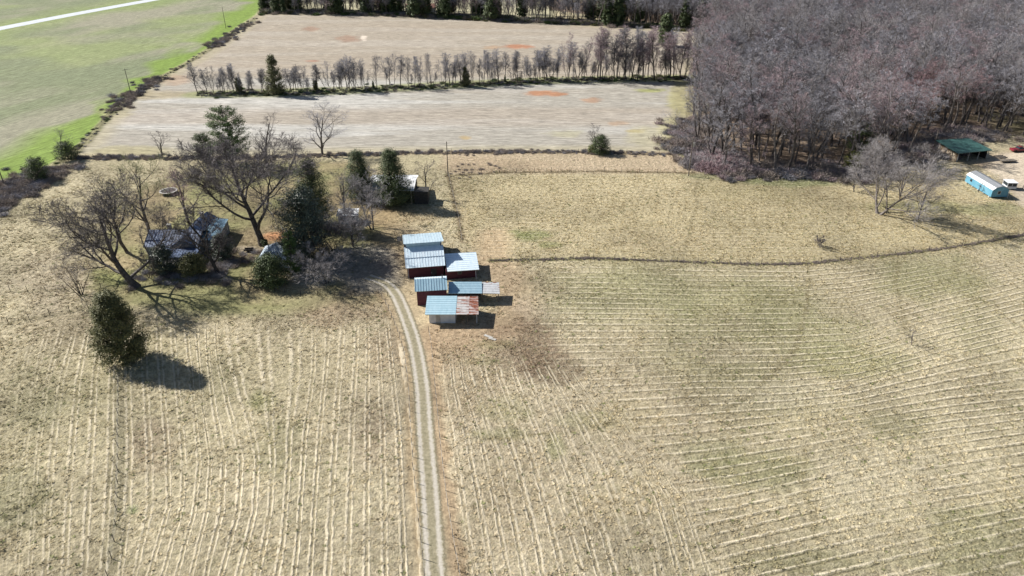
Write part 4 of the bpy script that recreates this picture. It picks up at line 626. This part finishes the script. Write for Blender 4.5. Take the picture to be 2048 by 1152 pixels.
MB().slab((8.62, -2.25, 2.2), (15.5, -2.45, 2.2), (15.8, 5.3, 2.6), (8.62, 5.7, 2.6), ribs=9, axis=1, rw=.03).build('wing_roof', ROOF_A, B)
MB().bar((14.75, -2.6, 0), (14.75, -2.0, 2.3), .06).build('wing_post', WHT, B)
MB().slab((-1.6, 14.6, 2.4), (-.4, 14.6, 2.4), (-.4, 17.9, 2.1), (-1.6, 17.9, 2.1)).slab((-.3, 16.2, 2.3), (3.0, 16.2, 2.3), (3.0, 18.2, 2.0), (-.3, 18.2, 2.0)).build('annex_roof', DARK, B)
walls(-.2, 2.9, 16.0, 18.1, 1.98).build('annex_wall', DARK, B)
# smaller red barn with open lean-to and carport
B = bld('red_barn', 'small tall red gabled barn with a long low metal lean-to on its right', (-19.4, 127.5), 7, 'barn')
m = walls(.15, 6.2, .35, 4.9, 3.55)
for a in (.15, 6.05): m.prism([(a, .5, 3.55), (a, 4.75, 3.55), (a, 3.0, 4.62), (a, 2.6, 4.62)], (.15, 0, 0))
m.build('wall', REDW, B)
MB().slab((-.15, 0, 3.5), (6.35, 0, 3.5), (6.35, 2.75, 4.8), (-.15, 2.75, 4.8), ribs=12, rw=.06, rh=.07).build('roof', ROOF_B, B)
MB().slab((-.15, 2.76, 4.83), (6.35, 2.76, 4.83), (6.35, 5.2, 3.9), (-.15, 5.2, 3.9), ribs=12).build('far_roof', ROOF_A, B)
MB().bar((5.5, 2.8, 4.8), (5.5, 2.8, 5.5), .1, n=8).build('vent_pipe', DARK, B)
def W2L(o, x, y): a = -o.rotation_euler.z; dx, dy = x-o.location.x, y-o.location.y; return dx*math.cos(a)-dy*math.sin(a), dx*math.sin(a)+dy*math.cos(a)
def P3(o, x, y, z): a = W2L(o, x, y); return (a[0], a[1], z)
q = lambda *p: [P3(B, *k) for k in p]
MB().slab(*q((-13.0, 128.7, 2.4), (-6.1, 128.7, 2.4), (-6.3, 132.8, 2.85), (-13.2, 132.8, 2.85)), ribs=7, axis=1, rw=.03).build('lean_to_roof', ROOF_B, B)
MB().slab(*q((-6.05, 128.9, 2.3), (-2.5, 128.9, 2.2), (-2.7, 133.1, 2.55), (-6.25, 133.1, 2.6)), ribs=5, axis=1, rw=.03).build('carport_roof', metal_roof('rust_spotted_roof', (.5, .5, .5), (.68, .69, .70), rust=(.57, (.6, 1.6, 1))), B)
for x, y, h in ((-2.8, 129.3, 2.2), (-2.9, 132.8, 2.5), (-6.2, 129.3, 2.3), (-9.5, 129.2, 2.35), (-6.3, 132.4, 2.6), (-6.0, 129.1, 2.2)): MB().bar(q((x, y, 0))[0], q((x, y, h))[0], .08).build('post', WOOD, B)
m = MB(); b_ = q((-12.9, 132.35, -.2), (-6.5, 132.35, -.2), (-6.5, 132.5, -.2), (-12.9, 132.5, -.2)); m.hexa(b_, [(p[0], p[1], 2.68) for p in b_]); m.build('lean_to_wall', REDW, B)
m = MB(); b_ = q((-12.9, 129.15, -.2), (-9.6, 129.15, -.2), (-9.6, 129.3, -.2), (-12.9, 129.3, -.2)); m.hexa(b_, [(p[0], p[1], 2.3) for p in b_]); m.build('lean_to_wall', DARK, B)
# white shed with rusty open bay
B = bld('white_shed', 'low white-walled shed with pale blue roof and a rust-streaked open bay, nearest of the barns', (-17.1, 120.9), 0, 'shed')
walls(.9, 6.0, .15, 5.3, 2.38, z2=2.85).build('wall', WHT, B)
MB().slab((.25, -.7, 2.5), (6.2, -.7, 2.5), (6.1, 5.5, 3.1), (.1, 5.5, 3.1), ribs=10, axis=1, rw=.035).build('roof', metal_roof('pale_blue_roof', (.38, .57, .66), (.52, .70, .78)), B)
MB().slab((6.25, -.6, 2.47), (8.7, -.6, 2.47), (8.6, 5.4, 3.05), (6.15, 5.4, 3.05), ribs=7, axis=1, rw=.05).build('bay_roof', ROOF_R, B)
MB().slab((8.72, -.6, 2.48), (10.65, -.6, 2.48), (10.3, 5.4, 3.06), (8.62, 5.4, 3.06), ribs=7, axis=1, rw=.05).build('bay_roof', ROOF_RR, B)
MB().box(6.05, 10.1, 5.0, 5.12, -.2, 2.85).build('bay_wall', DARK, B)
for x, y, h in ((10.2, .3, 2.45), (10.1, 4.7, 2.9), (6.3, .35, 2.4), (8.2, .35, 2.4)): MB().bar((x, y, 0), (x, y, h), .07).build('post', WHT if x > 10 else WOOD, B)
d = MB().box(2.2, 3.1, .10, .149, 0, 1.9).build('door', CONC, B); MB().box(2.95, 3.0, .05, .10, .9, 1.05).build('handle', DARK, d)
# farmhouse
B = bld('farmhouse', 'farmhouse with dark blue, tree-shaded metal gabled roofs half hidden among bare trees', (-84.3, 149.4), 0, 'house')
walls(.5, 12.1, .4, 8.4, 2.95).build('wall', GW, B)
m = MB(); m.prism([(.5, .5, 2.95), (.5, 8.3, 2.95), (.5, 4.4, 5.0)], (.15, 0, 0)); m.build('gable', GW, B)
MB().slab((0, 0, 2.85), (12.4, 0, 2.85), (12.4, 4.4, 5.25), (0, 4.4, 5.25), ribs=20, rw=.03).build('roof', ROOF_H, B)
MB().slab((0, 4.41, 5.25), (12.4, 4.41, 5.25), (12.4, 8.8, 2.85), (0, 8.8, 2.85), ribs=20, rw=.03).build('back_roof', ROOF_H, B)
walls(6.6, 13.2, 8.45, 15.4, 2.95).build('rear_wing_wall', GW, B)
MB().slab((6.2, 15.8, 2.9), (6.2, -.1, 2.9), (9.2, -.1, 4.95), (9.2, 15.8, 4.95), ribs=20, rw=.03).build('wing_roof', ROOF_H, B)
MB().slab((9.22, 15.8, 4.95), (9.22, -.1, 4.95), (12.3, -.1, 2.9), (12.3, 15.8, 2.9), ribs=20, rw=.03).build('wing_roof', ROOF_H, B)
MB().prism([(6.5, .05, 2.9), (12.0, .05, 2.9), (9.2, .05, 4.8)], (0, .12, 0)).build('front_gable', GW, B)
MB().slab((11.9, 3.4, 3.2), (15.6, 3.4, 2.9), (14.4, 15.0, 3.3), (10.9, 15.0, 3.7), ribs=16, axis=0, rw=.03).build('side_roof', ROOF_B, B)
walls(12.2, 14.4, 3.8, 14.6, 2.85).build('side_wall', GW, B)
MB().slab((5.2, -4.0, 2.25), (13.4, -4.0, 2.25), (13.0, -.15, 2.75), (5.0, -.15, 2.75), ribs=12, rw=.03).build('porch_roof', ROOF_H, B)
for x in (5.6, 8.1, 10.6, 13.0): MB().bar((x, -3.7, 0), (x, -3.7, 2.2), .08).build('porch_post', WHT, B)
MB().box(5.2, 13.2, -3.9, .38, -.1, .25).build('porch_floor', CONC, B)
for x in (1.6, 3.6): window(B, x, .39, 1.0, .9, 1.3)
d = MB().box(9.2, 10.1, .33, .39, .26, 2.2).build('door', REDW, B); MB().box(9.95, 10.0, .28, .33, 1.1, 1.25).build('handle', DARK, d)
for x, y in ((9.0, 12.0), (4.0, 5.0)):
    c = MB().box(x, x+.8, y, y+.7, 4.2, 6.1).build('chimney', CLAYM, B); MB().box(x-.08, x+.88, y-.08, y+.78, 6.1, 6.22).build('cap', CONC, c)
# outbuilding with pyramid roof
B = bld('outbuilding', 'square outbuilding with a pale blue pyramid metal roof behind evergreen bushes', (-56.7, 144.0), 2, 'outbuilding')
walls(.5, 7.4, .5, 6.2, 2.35).build('wall', WHT, B)
a, b_, c, d, e = (0, 0, 2.3), (7.9, 0, 2.3), (7.9, 6.7, 2.3), (0, 6.7, 2.3), (3.8, 4.2, 4.6)
m = MB()
for p, q_ in ((a, b_), (b_, c), (c, d), (d, a)):
    m.poly([p, q_, e])
    for k in range(1, 9): t_ = k/9; s = Vector(p).lerp(Vector(q_), t_); m.bar(s+Vector((0, 0, .03)), s.lerp(Vector(e), .92)+Vector((0, 0, .03)), .035, .02)
m.poly([a, d, c, b_]); m.build('roof', metal_roof('pyramid_roof', (.30, .38, .46), (.58, .65, .72)), B)
for p in (a, b_, c, d): MB().bar(Vector(p)+Vector((0, 0, .08)), Vector(e)+Vector((0, 0, .06)), .07).build('ridge_cap', WHT, B)
d = MB().box(2.6, 4.6, .42, .49, 0, 2.0).build('door', DARK, B); MB().box(4.35, 4.4, .37, .42, .9, 1.1).build('handle', WHT, d)
# white-roofed shed behind the two cedars
B = bld('open_shed', 'white-roofed shed with open dark bays, mostly hidden by the two pointed cedars', (-39.2, 182.6), 0, 'shed')
walls(.3, 12.4, .8, 11.0, 3.7, front=False, z2=3.7).build('wall', WOOD, B)
MB().slab((0, -.4, 3.75), (12.9, -.4, 3.75), (12.9, 5.6, 4.7), (0, 5.6, 4.7), ribs=22).build('roof', WHT, B); MB().slab((0, 5.62, 4.7), (12.9, 5.62, 4.7), (12.9, 11.6, 3.8), (0, 11.6, 3.8), ribs=22).build('back_roof', WHT, B)
for x in (.5, 4.3, 8.2, 12.1): MB().bar((x, -.2, 0), (x, -.2, 3.75), .17).build('post', CLAYM, B)
MB().box(.6, 8.0, .3, .42, 0, 3.6).build('back_panel', DARK, B)
MB().box(13.0, 16.6, -.6, -.45, 0, 3.5).box(16.45, 16.6, -.45, 3.4, 0, 3.2).box(13.0, 16.45, 3.2, 3.35, 0, 3.2).build('annex_wall', DARK, B); MB().slab((12.95, -.65, 3.6), (16.75, -.65, 3.4), (16.75, 3.6, 3.3), (12.95, 3.6, 3.5)).build('annex_roof', DARK, B)
# tiny white-roofed hut
B = bld('hut', 'tiny white-roofed hut behind the bare trees above the gravel', (-44.2, 168.3), 4, 'hut'); walls(.3, 5.0, .3, 3.4, 2.3, z2=2.5).build('wall', WHT, B); MB().slab((0, 0, 2.35), (5.3, 0, 2.35), (5.3, 3.8, 2.8), (0, 3.8, 2.8), ribs=8).build('roof', WHT, B); d = MB().box(3.6, 4.4, .22, .29, 0, 1.9).build('door', DARK, B)
# green-roofed shed at the wood edge
B = bld('block_shed', 'long shed with dark green roof and patchy pale side wall by the wood', (138.2, 216.6), -6, 'shed')
a = [P3(B, *p) for p in ((137.3, 215.3, 3.0), (150.0, 218.9, 2.9), (147.8, 229.0, 3.6), (136.0, 226.6, 3.7))]
MB().slab(*a, th=.15, ribs=12, axis=0).build('roof', ROOF_G, B)
b_ = [P3(B, *p) for p in ((138.3, 216.6, 0), (138.5, 216.6, 0), (137.6, 226.2, 0), (137.4, 226.2, 0))]; MB().hexa([(p[0], p[1], -.3) for p in b_], [(b_[0][0], b_[0][1], 2.8), (b_[1][0], b_[1][1], 2.8), (b_[2][0], b_[2][1], 3.4), (b_[3][0], b_[3][1], 3.4)]).build('side_wall', CLAYM, B)
b_ = [P3(B, *p) for p in ((137.6, 226.2, 0), (147.4, 228.4, 0), (147.4, 228.6, 0), (137.6, 226.4, 0))]; MB().hexa([(p[0], p[1], -.3) for p in b_], [(p[0], p[1], 3.4) for p in b_]).build('back_wall', DARK, B)
b_ = [P3(B, *p) for p in ((148.8, 219.4, 0), (149.0, 219.4, 0), (147.6, 228.4, 0), (147.4, 228.4, 0))]; MB().hexa([(p[0], p[1], -.3) for p in b_], [(p[0], p[1], 2.7) for p in b_]).build('side_wall', DARK, B)
for x, y in ((138.4, 216.5), (142.2, 217.4), (145.8, 218.3), (149.2, 219.2)): p = P3(B, x, y, 0); MB().bar(p, (p[0], p[1], 2.85), .12).build('post', CONC, B)
# teal portable building: long axis towards the camera
TEAL = simple('teal_painted_siding', (.10, .28, .40), (.15, .35, .47), 1.2, stretch=(1, .2, .2), rough=.5)
B = bld('portable_building', 'long teal portable building with a pale rounded barn roof', (131.4, 186.2), 2, 'shed')
m = MB(); m.box(0, 4.6, 0, 12.2, .35, 2.35); m.prism([(0, -.003, 2.35), (4.6, -.003, 2.35), (3.9, -.003, 3.0), (2.3, -.003, 3.45), (.7, -.003, 3.0)][::-1], (0, 12.2, 0)); m.build('wall', TEAL, B)
MB().slab((-.1, -.12, 2.32), (.75, -.12, 3.05), (.75, 12.35, 3.05), (-.1, 12.35, 2.32), ribs=20, axis=1, rw=.02, rh=.02).build('roof', WHT, B)
MB().slab((.76, -.12, 3.06), (2.3, -.12, 3.52), (2.3, 12.35, 3.52), (.76, 12.35, 3.06), ribs=20, axis=1, rw=.02, rh=.02).build('roof', metal_roof('light_grey_roof', (.22, .235, .25), (.30, .31, .33), metal=.1), B)
GRM = metal_roof('grey_roof', (.22, .24, .26), (.30, .32, .35), metal=.2)
MB().slab((2.31, -.12, 3.52), (3.85, -.12, 3.06), (3.85, 12.35, 3.06), (2.31, 12.35, 3.52)).slab((3.86, -.12, 3.05), (4.7, -.12, 2.32), (4.7, 12.35, 2.32), (3.86, 12.35, 3.05)).build('roof', GRM, B)
for y in (.6, 3.2, 5.8, 8.4, 11.2): MB().box(-.02, .4, y, y+.4, -.1, .34).box(4.2, 4.62, y, y+.4, -.1, .34).build('block', CONC, B)
window(B, -.003, 9.3, 1.3, .7, .55, DARK, ax='x'); window(B, 1.6, -.006, 1.2, .8, .8, WHT)
d = MB().box(2.9, 3.8, -.06, -.005, .4, 2.2).build('door', TEAL, B); MB().box(3.65, 3.7, -.11, -.06, 1.2, 1.35).build('handle', WHT, d); MB().bar((4.4, -.5, 0), (4.4, -.5, 2.6), .05).build('downpipe', WHT, B)
B = bld('booth', 'small white-roofed booth with dark windows on the dirt yard, right of the teal building', (139.6, 192.6), -4, 'booth')
MB().box(0, 2.6, 0, 2.6, .25, .95).build('lower_wall', WHT, B); MB().box(.12, 2.48, .12, 2.48, .96, 1.95).build('window_band', GLASS, B); MB().slab((-.15, -.15, 2.05), (2.75, -.15, 2.05), (2.75, 2.75, 2.15), (-.15, 2.75, 2.15)).build('roof', WHT, B)
for x, y in ((.02, .02), (2.48, .02), (.02, 2.48), (2.48, 2.48), (1.25, .02)): MB().box(x, x+.1, y, y+.1, .955, 1.97).build('post', WHT, B)
o = MB().bar((0, 0, -.2), (.35, .2, 3.3), .12, .07, 6).build('leaning_post', WOOD); o.location = (144.6, 193.2, 0); tag(o, 'dark leaning post behind the white-roofed booth', 'post')
plant('sapling', 'dark forked sapling against the long side of the teal building', 'tree', bare_meshes(bare(66, 3.6, 2.0, trunk=.2, limbs=5, k=(3, 3, 2, 0), r0=.08), BARK, TWD), xy=(130.6, 190.6))
# red pickup at the wood edge
RED = simple('red_car_paint', (.16, .015, .03), (.22, .025, .04), 1, rough=.3, spec=.5); RUB = simple('tyre_rubber', (.02, .02, .02), (.04, .04, .04))
B = empty('pickup_truck', (163.6, 226.4, 0), 'dark red pickup truck parked at the wood edge, at the right edge of the picture', 'truck', rz=math.radians(8))
m = MB(); m.prism([(-2.6, -.9, .45), (2.6, -.9, .45), (2.6, -.9, .95), (1.3, -.9, 1.08), (-2.6, -.9, 1.08)], (0, 1.8, 0)); m.build('body', RED, B)
MB().hexa([(-.7, -.84, 1.09), (1.2, -.84, 1.09), (1.2, .84, 1.09), (-.7, .84, 1.09)], [(-.45, -.68, 1.68), (.55, -.68, 1.68), (.55, .68, 1.68), (-.45, .68, 1.68)]).build('windows', GLASS, B); MB().box(-.5, .6, -.7, .7, 1.685, 1.74).build('cab_roof', RED, B)
for x in (-1.6, 1.6):
    for y in (-.95, .73): w_ = MB().bar((x, y, .38), (x, y+.22, .38), .38, n=14).build('wheel', RUB, B)
for y in (-.7, .5): MB().box(2.602, 2.63, y, y+.25, .7, .88).build('headlight', WHT, B)
B = empty('flatbed_trailer', (154.2, 216.2, 0), 'low weathered flatbed trailer on the dirt in front of the green-roofed shed', 'trailer', rz=math.radians(6)); MB().box(-2.6, 2.3, -.95, .95, .5, .62).build('deck', WOOD, B); MB().bar((2.3, 0, .5), (3.6, 0, .45), .07).build('drawbar', DARK, B)
for y in (-1.15, .95): MB().bar((-.3, y, .34), (-.3, y+.2, .34), .34, n=12).build('wheel', RUB, B)
m = MB(); r_ = random.Random(3)
for k in range(9): m.bar((-1.6, k*.28-.9, .14+.03*(k % 3)), (1.5+r_.uniform(-.4, .6), k*.3-1.0, .15), .14, n=6)
o = m.build('log_pile', WOOD); o.location = (154.6, 220.5, 0); o.rotation_euler = (0, 0, .3); tag(o, 'pile of grey logs between the green-roofed shed and the red pickup', 'log pile')
B = empty('barrel_grill', (133.0, 216.8, 0), 'small black barrel grill on the grass left of the green-roofed shed', 'grill'); MB().bar((-.55, 0, .85), (.55, 0, .85), .35, n=10).build('barrel', DARK, B)
for x in (-.4, .4):
    for y in (-.2, .2): MB().bar((x, y, 0), (x, y, .7), .03).build('leg', DARK, B)
MB().bar((.3, 0, 1.15), (.3, 0, 1.7), .06, n=6).build('chimney', DARK, B)
# trampoline
x, y = G(338, 387); B = empty('trampoline', (x, y, 0), 'round trampoline with a pale rim beside the reddish tree', 'trampoline'); m = MB(); mt = MB(); n = 28; ring = [(math.cos(i*2*math.pi/n), math.sin(i*2*math.pi/n)) for i in range(n)]
for i in range(n):
    a, b_ = ring[i], ring[(i+1) % n]; m.hexa([(a[0]*2.0, a[1]*2.0, .82), (a[0]*2.4, a[1]*2.4, .82), (b_[0]*2.4, b_[1]*2.4, .82), (b_[0]*2.0, b_[1]*2.0, .82)], [(a[0]*2.0, a[1]*2.0, .9), (a[0]*2.4, a[1]*2.4, .9), (b_[0]*2.4, b_[1]*2.4, .9), (b_[0]*2.0, b_[1]*2.0, .9)])
m.build('rim', CONC, B); mt.poly([(c[0]*1.99, c[1]*1.99, .84) for c in ring]); mt.build('mat', DARK, B)
for i in range(0, n, 5): MB().bar((ring[i][0]*2.2, ring[i][1]*2.2, 0), (ring[i][0]*2.2, ring[i][1]*2.2, .8), .05).build('leg', WHT, B)
# scrap boards
for i, (px, py, r, l) in enumerate(((976, 674, -.6, 1.9), (984, 679, -.45, 1.5))):
    x, y = G(px, py); o = MB().box(-l/2, l/2, -.15, .15, .03, .09).box(-l/2, l/2, .2, .42, .02, .07).build('scrap_board', CONC); o.location = (x, y, .02); o.rotation_euler = (0, 0, r); tag(o, ('longer' if i == 0 else 'shorter')+' pale board lying on the grass below the rusty open bay', 'board')
x, y = G(498, 503); B = empty('garden_cart', (x, y, 0), 'small dark cart standing on the path right of the farmhouse', 'cart', rz=.1); MB().box(-1.0, 1.0, -.5, .5, .4, .5).box(-1.0, 1.0, -.5, -.45, .5, .8).box(-1.0, 1.0, .45, .5, .5, .8).build('tub', DARK, B); MB().bar((1.0, 0, .45), (1.8, 0, .9), .04).build('handle', WOOD, B)
for yy in (-.66, .5): MB().bar((-.1, yy, .28), (-.1, yy+.14, .28), .28, n=10).build('wheel', RUB, B)
B = bld('farmhouse', 'distant house with salmon roof glimpsed through the top tree line', (-72, 520), 5, 'house'); walls(0, 20, 0, 9, 3).build('wall', WHT, B); SAL = simple('salmon_roof', (.42, .22, .18), (.5, .28, .22), 1)
MB().slab((-.5, -.5, 3), (20.5, -.5, 3), (20.5, 4.5, 5.2), (-.5, 4.5, 5.2)).slab((-.5, 4.51, 5.2), (20.5, 4.51, 5.2), (20.5, 9.5, 3), (-.5, 9.5, 3)).build('roof', SAL, B)
for x in (3, 8, 14): window(B, x, -.01, 1, 1.2, 1.2, DARK)
# ------------------------------------------------------------------ utility poles
def pole(label, px, py, top, arm=None, tr=False):
    x, y = G(px, py); H = height(py, top); B = empty('utility_pole', (x, y, 0), label, 'utility pole'); MB().bar((0, 0, -.5), (0, 0, H), .17, .11, 8).build('pole', WOOD, B)
    if arm is not None:
        c, s = math.cos(arm), math.sin(arm); MB().bar((-c*1.2, -s*1.2, H-.5), (c*1.2, s*1.2, H-.5), .07).build('crossarm', WOOD, B)
        for k in (-1.05, 0, 1.05): MB().bar((c*k, s*k, H-.45), (c*k, s*k, H-.12), .06, .03, 6).build('insulator', CONC, B)
    if tr: MB().bar((.42, 0, H-2.4), (.42, 0, H-1.3), .26, n=12).build('transformer', CONC, B); MB().bar((.1, 0, H-1.0), (-.5, 0, H+.25), .04).build('bracket', WHT, B)
    return B
pole('utility pole with crossarm standing in the brushy edge of the green field', 262, 188, 137, arm=1.0)
pole('farthest utility pole, plain, at the top of the green field edge', 452, 57, 13, arm=None)
pole('utility pole cut by the left edge of the picture', 9, 371, 305, arm=1.0)
pole('short plain pole in the back fence between the pine and the vase-shaped tree', 594, 345, 287)
pole('plain wooden pole at the corner of the middle pasture', 896, 352, 283)
pole('pole carrying a grey transformer at the left end of the wood', 1377, 352, 277, tr=True)
pole('slim pole with a lamp behind the green-roofed shed', 1866, 300, 258)
# ------------------------------------------------------------------ fences
def fence(label, line, spacing, h=1.35, r=.07, wires=3, posts=None, mat=WOOD, jit=.05, name='wire_fence'):
    L = [Vector(G(*p)) for p in line]; seg = [0]; 
    for a, b_ in zip(L, L[1:]): seg.append(seg[-1]+(b_-a).length)
    n = max(2, int(seg[-1]/spacing)); P = []
    for k in range(n+1):
        s = seg[-1]*k/n; i = min(max(j for j in range(len(seg)) if seg[j] <= s+1e-6), len(L)-2); t = (s-seg[i])/(seg[i+1]-seg[i]); P.append(L[i].lerp(L[i+1], t))
    if n > 98: P = P[:99]
    B = empty(name, (P[0].x, P[0].y, 0), label, 'fence'); me = None; rr = random.Random(len(P)); W_ = MB()
    for k, p in enumerate(P):
        if me is None: o = MB().bar((0, 0, -.3), (0, 0, h), r, r*.85, 6).build('post', mat, B); me = o.data
        else: o = ob('post', me, B)
        o.location = (p.x-P[0].x, p.y-P[0].y, 0); o.rotation_euler = (rr.gauss(0, jit), rr.gauss(0, jit), 0); o.scale = (1, 1, rr.uniform(.85, 1.1))
        if k:
            for w in range(wires): z = h*(.3+.3*w); W_.bar((P[k-1].x-P[0].x, P[k-1].y-P[0].y, z), (p.x-P[0].x, p.y-P[0].y, z), .007, n=3)
    W_.build('wire', CONC, B)
PM = simple('dark_post', (.04, .035, .03), (.10, .085, .075), 3)
fence('wire fence on dark posts along the left side of the driveway', FENCE_D1, 2.75, r=.055, mat=PM)
fence('wire fence on dark posts along the right side of the driveway', FENCE_D2, 2.75, r=.055, mat=PM)
fence('wire fence on dark posts running down the lower left pasture below the big cedar', FENCE_L, 2.7, r=.055, mat=PM)
fence('wire fence crossing in front of the farmhouse yard', FENCE_Y, 3.6, r=.065, mat=PM)
fence('short wire fence from the left edge to the big round cedar', FENCE_C, 3.4, r=.065, mat=PM)
fence('long wire fence with dark grass under it across the right pastures', FENCE_R, 4.6, r=.06, h=1.3, mat=PM)
fence('brush-grown wire fence along the far side of the yard and pasture', FENCE_B, 5, h=1.4)
fence('wire fence behind the middle pasture ending at the transformer pole', LINE_D, 5)
fence('wire fence running from the corner pole down toward the barns', FENCE_N, 4)
fence('wire fence at far left above the pale rough pasture', FENCE_W, 4)
